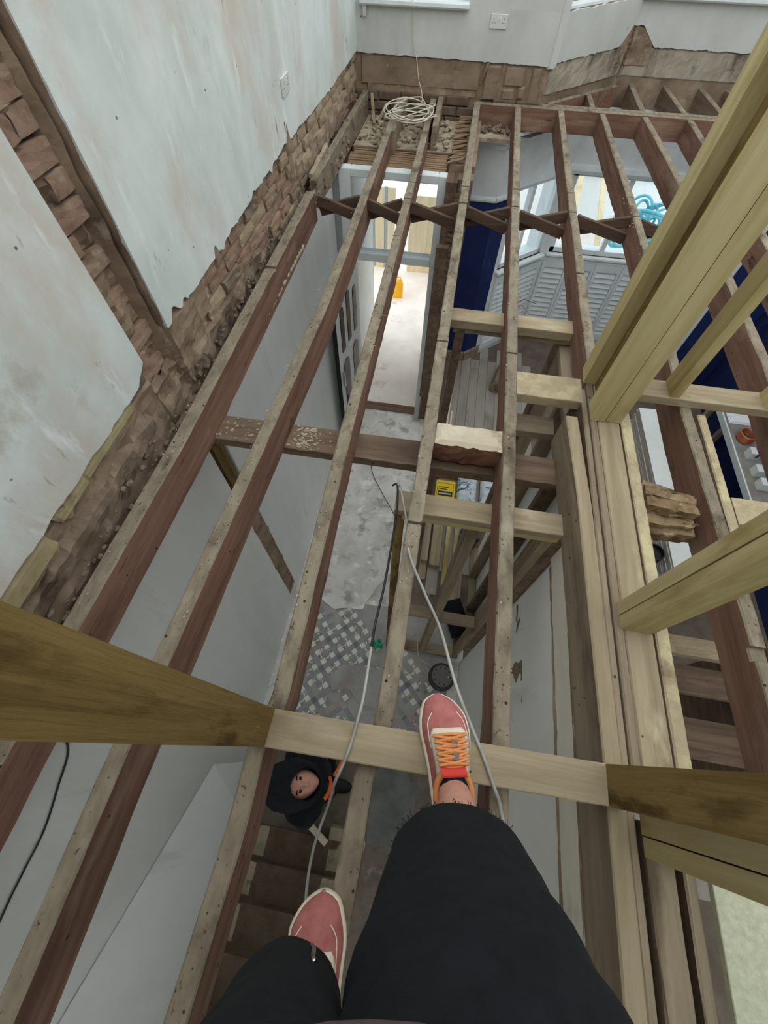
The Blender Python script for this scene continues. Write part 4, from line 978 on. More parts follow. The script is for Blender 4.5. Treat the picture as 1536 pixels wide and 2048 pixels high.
# bent nails standing in the joist tops
for k, (x, y, dx, dy, h) in enumerate(((-.355, 2.9, -.07, .0, .02), (-.36, 2.5, -.04, .03, .03), (-.37, 2.05, .05, .02, .015), (.40, 2.36, .10, -.03, .02), (.405, 2.32, .05, -.08, .02), (-.02, 3.6, -.04, .03, .02), (-.30, .22, .08, .06, .03))):
    MB().tube([(x, y, -.01), (x + dx * .3, y + dy * .3, h), (x + dx, y + dy, h * .8)], .0022, 6).build('bent_nail', 'old_dark_y', label=['bent nail on the third joist just behind the struts', 'bent nail on the third joist level with the door head', 'bent nail on the third joist level with the open door', 'longer of two splayed nails on the joist by the cross timber', 'shorter of two splayed nails on the joist by the cross timber', 'small nail on the hall joist by the saw cuts', 'pale splinter sticking out of the third joist near the plank'][k], category='nail')

# ================================================================== SOCKETS AND CABLES
def socket(mp, s, z, lab):
    b = MB()
    def bx(b, a0, a1, d0, d1, z0, z1):
        b.add([mp(a0, d1, z0), mp(a1, d1, z0), mp(a1, d0, z0), mp(a0, d0, z0), mp(a0, d1, z1), mp(a1, d1, z1), mp(a1, d0, z1), mp(a0, d0, z1)],
              [(3, 2, 1, 0), (4, 5, 6, 7), (0, 1, 5, 4), (1, 2, 6, 5), (2, 3, 7, 6), (3, 0, 4, 7)]); return b
    p = bx(b, s - .073, s + .073, 0, .011, z - .043, z + .043).build('wall_socket', 'socket_plate', bevel=.003, label=lab, category='socket')
    for k in (-1, 1):
        bx(MB(), s + k * .011 - .006, s + k * .011 + .006, .011, .014, z + .012, z + .032).build('switch', 'white_paint', p, bevel=.001)
        for (da, dz, w_, h_) in ((0, .018, .004, .008), (-.011, -.008, .007, .004), (.011, -.008, .007, .004)):
            bx(MB(), s + k * .045 + da - w_ / 2, s + k * .045 + da + w_ / 2, .0108, .0118, z + dz - h_ / 2, z + dz + h_ / 2).build('pin_hole', 'black_matte', p)
    return p
M['socket_plate'] = flat('socket_plastic', (206, 206, 200), .4)
socket(lambda s, d, z: (XL + d, s, z), 3.40, .565, 'double socket on the left wall')
socket(FM, 1.295, .50, 'double socket on the front wall beside the bay')
MB().tube(smooth_path([(-.69, 5.50, .62), (-.685, 5.545, .5), (-.67, 5.545, .35), (-.63, 5.54, .24), (-.60, 5.52, .12), (-.56, 5.46, .06), (-.53, 5.30, .03)]), .0035, 6).build('hanging_cable', 'cable_white', smooth=True, label='thin white cable hanging down the front wall', category='cable')
cp = []
loops = [(-.66, 5.10, .21, .13, .3), (-.64, 5.08, .19, .15, .9), (-.60, 4.98, .17, .20, 1.5), (-.58, 4.92, .13, .24, 2.0), (-.62, 5.04, .23, .12, .5), (-.57, 4.88, .15, .20, 2.6)]
for k, (lx_, ly_, ra, rb_, rot_) in enumerate(loops):
    for i in range(34):
        a = 2 * PI * i / 34; t = k + i / 34
        u = ra * math.cos(a); v = rb_ * math.sin(a)
        nx_ = loops[(k + 1) % len(loops)]
        cx_ = lx_ + (nx_[0] - lx_) * i / 34 if k < len(loops) - 1 else lx_; cy_ = ly_ + (nx_[1] - ly_) * i / 34 if k < len(loops) - 1 else ly_
        cp.append((cx_ + u * math.cos(rot_) - v * math.sin(rot_), cy_ + u * math.sin(rot_) + v * math.cos(rot_), .012 + .006 * k + .05 * max(0, math.sin(a * 1 + k * 1.3)) - .04 * max(0, 4.86 - (cy_ + u * math.sin(rot_) + v * math.cos(rot_)))))
cp = [tuple(p) for p in smooth_path(cp[::2], 2)]
MB().tube(cp, .0045, 6).build('cable_coil', 'cable_white', smooth=True, label='loose coil of off-white cable lying on the joist ends', category='cable')
MB().tube(smooth_path([(-.098, 1.06, -.10), (-.095, 1.03, -.085), (-.080, 1.01, -.10), (-.03, .85, -.10), (0.0, .66, .008), (.079, .51, .010), (.146, .393, .012), (.206, .22, .055), (.262, .11, .055), (.302, .039, .053), (.341, -.041, .052), (.363, -.084, .03), (.392, -.20, .0), (.41, -.40, -.3), (.45, -.6, -1.2)], 10), .0052, 8).build('hanging_cable', 'cable_grey', smooth=True, label='grey cable from the stud wall plate past the right shoe', category='cable')
MB().tube(smooth_path([(-.125, 1.07, -.16), (-.10, 1.05, -.135), (-.083, .90, -.17), (-.083, .807, -.19), (-.078, .558, -.10), (-.085, .397, -.08), (-.082, .306, -.05)], 10), .0050, 8).build('hanging_cable', 'cable_black', smooth=True, label='dark upper length of cable hanging beside the hall joist', category='cable')
MB().tube(smooth_path([(-.082, .305, -.05), (-.074, .138, .03), (-.078, .066, .053), (-.085, .0, .052), (-.093, -.042, .052), (-.115, -.11, .0), (-.142, -.178, -.3), (-.167, -.321, -.32), (-.156, -.446, -.30), (-.15, -.55, -.6)], 10), .0048, 8).build('hanging_cable', 'cable_grey', smooth=True, label='grey cable crossing the plank left of the right shoe', category='cable')
MB().tube(smooth_path([(-.72, 3.4, FZ + .02), (-.64, 3.1, FZ + .05), (-.45, 2.8, FZ + .05), (-.25, 2.5, FZ + .06), (-.15, 2.2, FZ + .02)]), .005, 6).build('floor_cable', 'cable_black', smooth=True, label='thin dark wire lying on the hall floor beyond the header beam', category='cable')
MB().tube(smooth_path([(.20, 1.06, -1.4), (.19, 1.12, -2.2), (.21, 1.10, -2.8), (.26, .90, FZ + .03), (.38, .84, FZ + .02), (.47, .78, FZ + .02)]), .004, 6).build('hanging_cable', 'cable_white', smooth=True, label='thin white flex trailing to the round lamp on the floor', category='cable')
MB().tube(smooth_path([(-1.194, -.10, -.18), (-1.194, -.19, -.40), (-1.194, -.33, -.46), (-1.194, -.47, -.499), (-1.194, -.59, -.492), (-1.194, -.72, -.49), (-1.194, -1.2, -.52)]), .004, 6).build('hanging_cable', 'cable_black', smooth=True, label='thin dark wire drooping across the lower left wall', category='cable')

# ================================================================== THINGS ON THE GROUND FLOOR
lamp = empty('floor_lamp', (.515, .742, FZ), 'round grey lamp standing face up on the hall floor', 'lamp')
M['lamp_grey'] = flat('lamp_plastic', (104, 100, 94), .5); M['lamp_dark'] = flat('lamp_rim', (46, 44, 42), .5)
MB().cyl((.515, .742, FZ), .135, .075, 28, r2=.13).build('base', 'lamp_dark', lamp, bevel=.008)
MB().cyl((.515, .742, FZ + .075), .105, .018, 28).build('cover', 'lamp_grey', lamp, bevel=.005)
for k in range(10):
    a = 2 * PI * k / 10; MB().cyl((.515 + .083 * math.cos(a), .742 + .083 * math.sin(a), FZ + .0925), .007, .003, 8).build('vent_hole', 'black_matte', lamp)
M['bright'] = flat('white_led', (240, 240, 240), .3)
MB().cyl((.575, .742, FZ + .0925), .006, .004, 10).build('indicator', 'bright', lamp)
M['green'] = mk('green_plastic', (40, 150, 110), (70, 180, 140), 30, (1, 1, 1), .4, .1)
gb = lump((-.185, .948, FZ + .055), .05, 1, 1, 1.0, 8, .7, 3)
gt = gb.build('tape_ball', 'green', label='crumpled green tape on the hall floor', category='tape')
lumber((-.19, .96, FZ + .08), (-.17, .98, FZ + .16), .012, .006).build('loose_end', 'green', gt)
# stack of timbers
tl = empty('stair_offcut', (.2, 1.9, FZ), 'stepped pale timber piece among the lengths on the front room floor', 'timber')
MB().box(.135, .215, 1.95, 2.66, FZ + .05, FZ + .13).build('upper_length', 'pale_y', tl, bevel=.004)
MB().box(.13, .22, 1.75, 2.64, FZ, FZ + .05).build('lower_length', 'pale_y', tl, bevel=.004)
for k, (x0, x1, y0, y1, z0, z1, lab) in enumerate(((.24, .36, 1.92, 2.66, FZ, FZ + .10, 'broad pale length of timber on the front room floor'), (.40, .45, 1.70, 2.66, FZ + .02, FZ + .09, 'narrow yellow length of timber with a pointed end on the floor'),
        (.50, .545, 1.96, 2.66, FZ, FZ + .08, 'short yellow length of timber nearest the posts'), (.43, .62, 1.55, 1.95, FZ, FZ + .02, 'flat grey offcut board in front of the timber lengths'))):
    MB().box(x0, x1, y0, y1, z0, z1).build('timber_length', 'new_y' if k in (1, 2) else 'pale_y', bevel=.004, label=lab, category='timber')
for k, (x, y, w_, lab) in enumerate(((.17, 4.35, .03, 'thin white length of trim standing by the partition'), (.235, 4.30, .05, 'broad white length of trim in the middle of the three'), (.30, 4.05, .025, 'short white length of trim on the right of the three'))):
    lumber((x, y - .75, FZ + .02), (x - .02, y + .1, FZ + (.55 if k < 2 else .3)), w_, .02, seed=k).build('trim_length', 'cream', label=lab, category='trim')
# plaster sack with print
M['sack'] = mk('yellow_paper_sack', (226, 190, 30), (240, 206, 48), 6, (1, 1, 1), .7, .2, 20); M['ink'] = flat('black_print', (40, 42, 46), .7)
def pillow(c, lx, ly, lz, mat, name, lab, cat, rz=0, n=12):
    b = MB(); vs = []; fs = []
    for side in (1, -1):
        for j in range(n + 1):
            for i in range(n + 1):
                u = 2 * i / n - 1; v = 2 * j / n - 1
                h = (max(0, 1 - abs(u) ** 3) * max(0, 1 - abs(v) ** 3)) ** .5
                x = u * lx / 2; y = v * ly / 2
                vs.append((c[0] + x * math.cos(rz) - y * math.sin(rz), c[1] + x * math.sin(rz) + y * math.cos(rz), c[2] + lz / 2 + side * (lz / 2 * h * (1 + .12 * nzv(u * 2, v * 2, side)) + .0015)))
    w_ = n + 1; o_ = w_ * w_
    for j in range(n):
        for i in range(n):
            a = j * w_ + i; fs += [(a, a + 1, a + w_ + 1, a + w_), (o_ + a, o_ + a + w_, o_ + a + w_ + 1, o_ + a + 1)]
    b.add(vs, fs); return b.build(name, mat, smooth=True, label=lab, category=cat)
sk = MB().box(.205, .448, 2.70, 3.10, FZ + .016, FZ + .13).build('yellow_pack', 'sack', bevel=.006, label='yellow pack with dark printed panel on the front room floor', category='pack')
def text_obj(txt, loc, size, mat, parent, rot=(0, 0, 0)):
    cu = bpy.data.curves.new('print', 'FONT'); cu.body = txt; cu.size = size; cu.align_x = 'CENTER'; cu.extrude = .0004
    o = bpy.data.objects.new('print_tmp', cu); COL.objects.link(o)
    dg = bpy.context.evaluated_depsgraph_get(); me = bpy.data.meshes.new_from_object(o.evaluated_get(dg))
    bpy.data.objects.remove(o); bpy.data.curves.remove(cu)
    me.materials.clear(); me.materials.append(M[mat])
    p = bpy.data.objects.new('lettering', me); COL.objects.link(p); p.location = loc; p.rotation_euler = rot
    p.parent = parent; p.matrix_parent_inverse = world_of(parent).inverted(); return p
MB().box(.235, .42, 2.86, 2.93, FZ + .1302, FZ + .1325).build('print_panel', 'ink', sk)
M['print_white'] = flat('pale_print', (206, 202, 180), .7)
for k in range(7): MB().box(.250 + k * .022, .268 + k * .022, 2.885, 2.905, FZ + .1326, FZ + .1332).build('print_mark', 'print_white', sk)
for k, (xa, xb, y) in enumerate(((.24, .37, 2.985), (.24, .35, 2.955))): MB().box(xa, xb, y, y + .013, FZ + .1302, FZ + .1312).build('print_mark', 'ink', sk)
for xa, xb, ya, yb in ((.222, .227, 2.72, 3.05), (.426, .431, 2.72, 3.05), (.222, .431, 3.05, 3.055)): MB().box(xa, xb, ya, yb, FZ + .1302, FZ + .1312).build('print_line', 'ink', sk)
M['poly'] = mk('blue_white_polythene', (176, 188, 196), (222, 228, 230), 7, (1, 2.5, 1), .4, .3, 14, stains=(((58, 84, 130), 7, .56, .62, (1, 2.2, 1)), ((90, 98, 104), 9, .6, .66, (2, 1, 1))))
pillow((.60, 3.0, FZ + .02), .24, .40, .14, 'poly', 'polythene_sack', 'crumpled grey and blue sack next to the yellow pack', 'sack')
pillow((.90, 3.05, FZ + .02), .26, .42, .14, 'poly', 'polythene_sack', 'blue and white printed sack behind the post', 'sack')
M['card'] = mk('brown_cardboard', (150, 118, 84), (166, 134, 100), 6, (1, 1, 1), .85, .1)
cb = MB().box(.12, .50, 3.2, 3.45, FZ + .018, FZ + .26).build('cardboard_box', 'card', bevel=.004, label='brown cardboard box behind the yellow pack', category='box')
MB().box(.33, .50, 3.19, 3.2, FZ + .17, FZ + .24).build('label', 'print_white', cb)
# rolled sheet by the navy wall
rl = MB().tube([(.93, 4.9, FZ + .13), (1.06, 5.45, FZ + .13)], .12, 16).build('rolled_carpet', 'grey_y', smooth=False, label='rolled grey underlay lying below the bay panelling', category='roll')
MB().tube([(.928, 4.893, FZ + .13), (.932, 4.908, FZ + .13)], .07, 16).build('roll_core', 'old_dark_y', rl)
# black bag and white tub half hidden behind the studs
pillow((.60, 1.35, FZ), .22, .40, .22, 'black', 'rubble_bag', 'black bag leaning behind the hall stud wall', 'bag', .4)
tb = empty('plaster_tub', (.60, 2.12, FZ), 'dark round tub with white plaster inside, beside the timber lengths', 'tub')
tbm = MB(); rings = [[(.66 + r * math.cos(t), 2.30 + r * math.sin(t), z) for t in [2 * PI * k / 20 for k in range(20)]] for r, z in ((.10, FZ), (.125, FZ + .26), (.115, FZ + .26), (.105, FZ + .16))]
tbm.loft(rings, 0, True, False).build('tub_wall', 'lamp_dark', tb)
MB().cyl((.66, 2.30, FZ + .15), .106, .01, 20).build('plaster_fill', 'white_out', tb)
# white strip lights / conduit between the stud wall studs
# plasterboard stack
psb = MB().box(-.3, .3, -1.08, 1.08, 0, .0145).build('plasterboard_sheet', ['plasterboard', 'pb_edge'], label='x', category='plasterboard')
for p in psb.data.polygons: p.material_index = 0 if abs(p.normal.z) > .5 else 1
zs = [-2.62 + i * .0262 for i in range(16)]
psb.data.transform(Matrix.Scale(1.75, 4, (0, 0, 1)))
names = ['lowest', 'second', 'third', 'fourth', 'fifth', 'sixth', 'seventh', 'eighth', 'ninth', 'tenth', 'eleventh', 'twelfth', 'thirteenth', 'fourteenth', 'fifteenth', 'topmost']
for i, z in enumerate(zs):
    o = psb if i == 0 else copy_as(psb, (0, 0, 0))
    o.location = (2.80 + R.uniform(-.006, .006), 3.0 + R.uniform(-.02, .02), z); o.rotation_euler = (0, 0, R.uniform(-.004, .004) + .02)
    o['label'] = names[i] + ' white plasterboard sheet of the stack below the joists on the right'; o['category'] = 'plasterboard'; o['group'] = 'plasterboard sheets stacked in the front room'
for k, y in enumerate((2.2, 3.8)):
    tr = empty('trestle', (3.1, y, FZ), ('near' if k == 0 else 'far') + ' timber trestle under the plasterboard stack', 'trestle')
    MB().box(2.52, 3.08, y - .04, y + .04, -2.70, -2.622).build('cross_bar', 'pale_x', tr, bevel=.003)
    for x in (2.56, 3.04):
        lumber((x, y - .12, FZ), (x, y - .02, -2.70), .05, .05, (1, 0, 0)).build('leg', 'pale_z', tr); lumber((x, y + .12, FZ), (x, y + .02, -2.70), .05, .05, (1, 0, 0)).build('leg', 'pale_z', tr)
pi_ = MB(); pi_.loft([[(2.372 + r * math.cos(t), 2.11 + r * math.sin(t), z) for t in [2 * PI * k / 20 for k in range(20)]] for r, z in ((.085, FZ), (.085, -2.30), (.09, -2.30), (.09, -2.2), (.078, -2.2), (.078, -2.24))], 0, True, True)
pi_.build('soil_pipe', 'black_matte', smooth=False, label='black pipe length standing on end beside the plasterboard stack', category='pipe')
# bench with small things at the right edge
bn = empty('work_bench', (3.75, 3.7, FZ), 'grey topped workbench at the right edge below the joists', 'bench')
M['bench_top'] = mk('grey_bench_top', (128, 122, 116), (148, 142, 136), 5, (1, 1, 1), .7, .1)
MB().box(3.47, 3.93, 2.6, 4.5, -2.24, -2.20).build('top', 'bench_top', bn, bevel=.003)
MB().box(3.452, 3.469, 2.6, 4.5, -2.27, -2.195).build('edge_strip', 'white_paint', bn)
for x, y in ((3.52, 2.68), (3.88, 2.68), (3.52, 4.42), (3.88, 4.42)): MB().box(x - .03, x + .03, y - .03, y + .03, FZ, -2.24).build('leg', 'pale_z', bn)
pp = MB()
for k in range(3):
    pp.box(3.50 + k * .01, 3.80 + k * .008, 4.0 + k * .01, 4.34 + k * .01, -2.199 + k * .006, -2.195 + k * .006)
pp.build('paper_stack', 'white_out', label='white papers lying at the far end of the workbench', category='papers')
M['copper'] = flat('copper_pipe', (196, 120, 82), .35, .6)
co = [(3.60 + (.075 + .004 * (i % 3)) * math.cos(i * .35), 3.77 + (.085) * math.sin(i * .35), -2.186 + i * .0009) for i in range(90)]
MB().tube(co, .011, 7).build('pipe_coil', 'copper', smooth=True, label='coil of copper pipe on the workbench', category='pipe')
M['blue'] = flat('blue_print', (60, 74, 130), .5)
for k, (x, y, lab) in enumerate(((3.60, 3.52, 'white box with a blue band on the workbench beside the copper coil'), (3.60, 3.28, 'plain white box in the middle of the workbench row'), (3.60, 3.10, 'plain white box at the near end of the workbench'))):
    bxo = MB().box(x - .05, x + .07, y - .05, y + .05, -2.2, -2.10).build('small_box', 'plasterboard', bevel=.003, label=lab, category='box')
    if k == 0: MB().box(x + .012, x + .045, y - .051, y + .051, -2.17, -2.098).build('blue_band', 'blue', bxo)
dk = MB().box(3.05, 3.40, 3.3, 4.4, -2.195, -2.10).build('tool_case', 'black_matte', bevel=.01, label='dark tool case lying on the plasterboard stack by the bench', category='case') if False else None
# boards and boxes in the dark bay to the lower right
for k, (x0, x1, y0, y1, z0, z1, mt, lab) in enumerate(((2.05, 2.9, 1.05, 1.20, -1.98, -1.90, 'pale_x', 'pale plank wrapped in film on the dark shelves'), (2.05, 2.9, .80, 1.02, -2.15, -2.08, 'old_dark_x', 'dark plank below the film wrapped one'),
        (2.05, 2.9, .36, .66, -2.35, -2.30, 'old_dark_x', 'lowest dark plank in the lower right bay'))):
    MB().box(x0, x1, y0, y1, z0, z1).build('shelf_plank', mt, bevel=.003, label=lab, category='plank')
for x in (2.0, 2.91):
    b = MB(); b.box(x, x + .05, .3, 1.25, FZ, -1.88)
    b.build('shelf_upright', 'old_dark_y', label=('left' if x < 2.5 else 'right') + ' dark upright carrying the planks in the lower right bay', category='shelf')
MB().box(1.5, 3.2, -.6, .3, FZ, FZ + .012).build('board_sheet', 'boards', label='pale sheet lying on the floor of the lower right bay', category='board')
lumber((-.50, -.62, FZ + .205), (-.31, -.73, FZ + .205), .05, .02).build('timber_offcut', 'cream', label='white slotted offcut on the bottom stair', category='offcut')

# ================================================================== PEOPLE
def skin_mesh(vs, es, rad, root=0, sub=2):
    me = bpy.data.meshes.new('skin_tmp'); me.from_pydata(vs, es, []); o = bpy.data.objects.new('skin_tmp', me); COL.objects.link(o)
    md = o.modifiers.new('s', 'SKIN'); md.use_smooth_shade = True
    for i, d in enumerate(me.skin_vertices[0].data):
        r_ = rad[i]; d.radius = r_ if isinstance(r_, tuple) else (r_, r_); d.use_root = (i == root)
    ss = o.modifiers.new('u', 'SUBSURF'); ss.levels = sub; ss.render_levels = sub
    dg = bpy.context.evaluated_depsgraph_get(); ev = o.evaluated_get(dg); m2 = ev.to_mesh()
    b = MB(); b.add([tuple(v.co) for v in m2.vertices], [tuple(p.vertices) for p in m2.polygons])
    ev.to_mesh_clear(); bpy.data.objects.remove(o); bpy.data.meshes.remove(me); return b

# ---- the shoe: a lofted runner with foam sole, knit upper, cream facing, laces and tongue
def make_shoe(par, toe, heel, zb, detail=True, mirror=1):
    toe = Vector(toe); heel = Vector(heel); L = (toe - heel).length; d = (toe - heel) / L; sx = Vector((d.y, -d.x)) * mirror
    def Wp(t, x, z): p = heel + d * (t * L) + sx * x; return (p.x, p.y, zb + z)
    KW = [(0, .016), (.03, .034), (.10, .046), (.25, .050), (.42, .054), (.58, .064), (.70, .070), (.80, .066), (.88, .056), (.94, .042), (.98, .024), (1.0, .006)]
    KH = [(0, .072), (.06, .085), (.2, .078), (.34, .082), (.46, .098), (.54, .093), (.64, .078), (.74, .063), (.83, .052), (.91, .040), (.97, .026), (1.0, .012)]
    KC = [(0, 0), (.3, .001), (.6, .004), (.8, .0), (1, -.012)]
    def ip(K, t):
        for (a, va), (b_, vb) in zip(K, K[1:]):
            if t <= b_:
                u = (t - a) / (b_ - a); u = u * u * (3 - 2 * u) if K is not KW else u; return va + (vb - va) * u
        return K[-1][1]
    def S(t, ph, off=0):
        w_ = ip(KW, t) * .985 + off; h = ip(KH, t) + off; c = ip(KC, t); e = .78
        x = c + w_ * math.copysign(abs(math.cos(ph)) ** e, math.cos(ph)); z = .026 + h * abs(math.sin(ph)) ** (.9)
        return Wp(t, x, z)
    ts = [0, .015, .04, .08, .13, .19, .26, .33, .4, .47, .54, .61, .68, .74, .8, .85, .9, .94, .97, .99, 1.0]
    up = MB(); NP = 17
    up.loft([[S(t, PI * k / (NP - 1)) for k in range(NP)] + [Wp(t, ip(KC, t), .02)] for t in ts])
    shoe = up.build('shoe', 'pink', par, smooth=True)
    so = MB(); rings = []
    def outline(grow, z): return [Wp(t, ip(KC, t) + (ip(KW, t) + grow), z) for t in ts] + [Wp(t, ip(KC, t) - (ip(KW, t) + grow), z) for t in reversed(ts)]
    so.loft([outline(.000, 0), outline(.004, .008), outline(.0055, .022), outline(.003, .034), outline(-.001, .036)])
    so.build('sole', 'cream', shoe, smooth=True)
    def path(pts, off, r, mat, name, n=6):
        MB().tube(smooth_path([S(t, ph, off) for t, ph in pts], 5), r, n).build(name, mat, shoe, smooth=True)
    a0 = PI / 2
    path([(.84, a0 + .52), (.77, a0 + .78), (.66, a0 + .86), (.58, a0 + .88)], .001, .0016, 'cream', 'piping')
    path([(.84, a0 - .52), (.77, a0 - .78), (.66, a0 - .86), (.58, a0 - .88)], .001, .0016, 'cream', 'piping')
    if not detail: return shoe
    f = MB(); TT = [.38 + .034 * i for i in range(11)]; PH = [-.80 + .16 * k for k in range(11)]
    vs = []; fs = []
    for lay, of in ((0, .001), (1, .0045)):
        for t in TT:
            for p in PH:
                lim = 1 - .35 * max(0, (t - .62) / .1) ** 2
                vs.append(S(t, a0 + p * lim, of))
    n1 = len(PH); n0 = len(TT) * n1
    for i in range(len(TT) - 1):
        for k in range(n1 - 1):
            a = i * n1 + k; fs += [(a, a + n1, a + n1 + 1, a + 1), (n0 + a, n0 + a + 1, n0 + a + n1 + 1, n0 + a + n1)]
    rim = [k for k in range(n1)] + [i * n1 + n1 - 1 for i in range(1, len(TT))] + [(len(TT) - 1) * n1 + k for k in range(n1 - 2, -1, -1)] + [i * n1 for i in range(len(TT) - 2, 0, -1)]
    for a, b_ in zip(rim, rim[1:] + rim[:1]): fs.append((a, b_, n0 + b_, n0 + a))
    f.add(vs, fs).build('lace_facing', 'cream', shoe, smooth=True)
    g = MB(); vs = []; fs = []
    PH2 = [-.36 + .09 * k for k in range(9)]; TT2 = [.40 + .029 * i for i in range(10)]
    for of in (.004, .008):
        for t in TT2:
            for p in PH2: vs.append(S(t, a0 + p, of))
    n1 = len(PH2); n0 = len(TT2) * n1
    for i in range(len(TT2) - 1):
        for k in range(n1 - 1):
            a = i * n1 + k; fs += [(a, a + n1, a + n1 + 1, a + 1), (n0 + a, n0 + a + 1, n0 + a + n1 + 1, n0 + a + n1)]
    g.add(vs, fs).build('tongue', 'orange', shoe, smooth=True)
    lt = [.665, .622, .58, .538, .498, .46]
    for i, t in enumerate(lt):
        path([(t, a0 - .52), (t + .006, a0), (t, a0 + .52)], .012, .0042, 'orange', 'lace')
        if i < len(lt) - 1:
            path([(t, a0 - .52), (t - .025, a0), (lt[i + 1], a0 + .52)], .015, .0036, 'orange', 'lace')
            path([(t, a0 + .52), (t - .025, a0), (lt[i + 1], a0 - .52)], .015, .0036, 'orange', 'lace')
        for sgn in (-1, 1):
            p = S(t, a0 + sgn * .53, .005); MB().cyl((p[0], p[1], p[2]), .0045, .002, 10).build('eyelet', 'lamp_dark', shoe)
    for t, w_ in ((.60, .009), (.515, .008)):
        p = S(t, a0 - .04, .015); MB().box(p[0] - w_, p[0] + w_, p[1] - .008, p[1] + .008, p[2], p[2] + .003).build('lace_tag', 'lamp_grey', shoe)
    # collar, padding and sock
    col_pts = []
    for k in range(24):
        a = 2 * PI * k / 24; t = .255 + .185 * math.cos(a); x = .047 * math.sin(a); z = .100 + .018 * math.cos(a) - (.01 if abs(math.sin(a)) > .8 else 0)
        col_pts.append(Wp(t, x, z))
    MB().tube(col_pts, .0095, 8, closed=True).build('collar', 'orange', shoe, smooth=True)
    rd = MB(); rd.loft([[Wp(.425 + dt, x, z) for x in [-.033 + .0066 * k for k in range(11)]] for dt, z in ((.045, .108), (.02, .128), (-.015, .142), (-.045, .140), (-.05, .128))], 0, False, False, closed=False)
    rd.build('tongue_top', 'red', shoe, smooth=True)
    MB().hexa([Wp(.462, .002, .116), Wp(.462, .012, .116), Wp(.405, .012, .131), Wp(.405, .002, .131), Wp(.462, .002, .121), Wp(.462, .012, .121), Wp(.405, .012, .139), Wp(.405, .002, .139)]).build('pull_tag', 'cyan', shoe)
    sk_ = MB(); sk_.loft([[Wp(.27 + .150 * f_ * math.cos(a), .041 * f_ * math.sin(a), z) for a in [2 * PI * k / 22 for k in range(22)]] for f_, z in ((1.0, .07), (1.0, .10), (.93, .120), (.80, .138))])
    sk_.build('sock', 'black', shoe, smooth=True)
    return shoe

person = empty('person', (.06, -.30, 0), 'person in black cropped trousers and pink running shoes standing on the joists', 'person')
body = skin_mesh([(.05, -.40, .98), (.14, -.37, .90), (.188, -.175, .47), (.212, -.068, .17), (.212, -.06, .10), (.19, .06, .085), (-.05, -.41, .90), (-.085, -.42, .48), (-.045, -.62, .12), (-.05, -.57, .06), (-.075, -.46, .045)],
                 [(0, 1), (1, 2), (2, 3), (3, 4), (4, 5), (0, 6), (6, 7), (7, 8), (8, 9), (9, 10)], [.12, .09, .062, .046, .040, .03, .09, .06, .042, .036, .028])
body.build('body', 'skin', person, smooth=True)
def leg_cloth(rings, name, seed, n=48, amp=.008):
    rr = []
    for (cx_, cy_, z, rx, ry, tilt) in rings:
        rr.append([(cx_ + rx * math.cos(a) * (1 + amp * 4 * nzv(math.cos(a) * 2, math.sin(a) * 2 + seed, z * 7)), cy_ + ry * math.sin(a) * (1 + amp * 4 * nzv(math.cos(a) * 2 + 5, math.sin(a) * 2, z * 7 + seed)), z + tilt * math.sin(a)) for a in [2 * PI * k / n for k in range(n)]])
    out = []
    for r_ in rr:
        cx_ = sum(p[0] for p in r_) / n; cy_ = sum(p[1] for p in r_) / n; o2 = []
        for p in r_:
            f = .006 * math.sin((p[2] * 52 + (p[0] - cx_) * 26 + seed * 2.1) + 3 * nzv(p[0] * 6, p[1] * 6, p[2] * 6)) * max(0, nzv(p[0] * 5 + seed, p[1] * 5, p[2] * 4) + .25)
            L_ = math.hypot(p[0] - cx_, p[1] - cy_); o2.append((p[0] + (p[0] - cx_) / L_ * f, p[1] + (p[1] - cy_) / L_ * f, p[2]))
        out.append(o2)
    return out
def dense(rings, k=7):
    P = smooth_path([Vector(r[:3]) for r in rings], k); Q = smooth_path([Vector(r[3:]) for r in rings], k)
    return [(*p, *q_) for p, q_ in zip(P, Q)]
RR = dense([(.19, -.168, .415, .118, .092, .01), (.19, -.168, .42, .134, .104, .01), (.188, -.178, .47, .140, .108, .0), (.18, -.215, .57, .150, .122, .0), (.175, -.262, .70, .168, .140, .0), (.172, -.312, .83, .182, .152, 0), (.14, -.36, .95, .19, .165, 0), (.09, -.39, 1.02, .16, .17, 0)])
tr_m = MB(); tr_m.loft(leg_cloth(RR, 'r', 1), 0, False, True)
LR = dense([(-.052, -.575, .10, .060, .075, .02), (-.055, -.57, .11, .075, .085, .02), (-.075, -.50, .24, .085, .098, 0), (-.088, -.445, .36, .094, .108, 0), (-.088, -.408, .50, .098, .116, 0), (-.068, -.385, .66, .102, .126, 0), (-.055, -.38, .82, .12, .145, 0), (-.02, -.39, .95, .15, .165, 0), (.02, -.40, 1.03, .16, .17, 0)])
tr_m.loft(leg_cloth(LR, 'l', 2), 0, False, True)
PR = dense([(.05, -.40, .93, .19, .15, 0), (.05, -.40, .99, .215, .175, 0), (.05, -.40, 1.06, .22, .18, 0), (.05, -.40, 1.12, .21, .175, 0)])
tr_m.loft(leg_cloth(PR, 'p', 3), 0, True, True)
trs = tr_m.build('trousers', 'black', person, smooth=True)
fz = MB()
for i in range(150):
    a = R.uniform(.0, PI * 2)
    p = Vector((.19 + .134 * math.cos(a), -.168 + .104 * math.sin(a), .417 + .01 * math.sin(a)))
    o_ = Vector((math.cos(a), math.sin(a), 0))
    ln = R.uniform(.0015, .005) if R.random() < .92 else R.uniform(.006, .011)
    fz.tube([p, p + o_ * ln * .5 + Vector((0, 0, -ln * .5)), p + o_ * ln + Vector((R.uniform(-.006, .006), R.uniform(-.006, .006), -ln * .3))], .0006, 4)
fz.build('frayed_hem', 'black', trs, kind='stuff')
zp = []
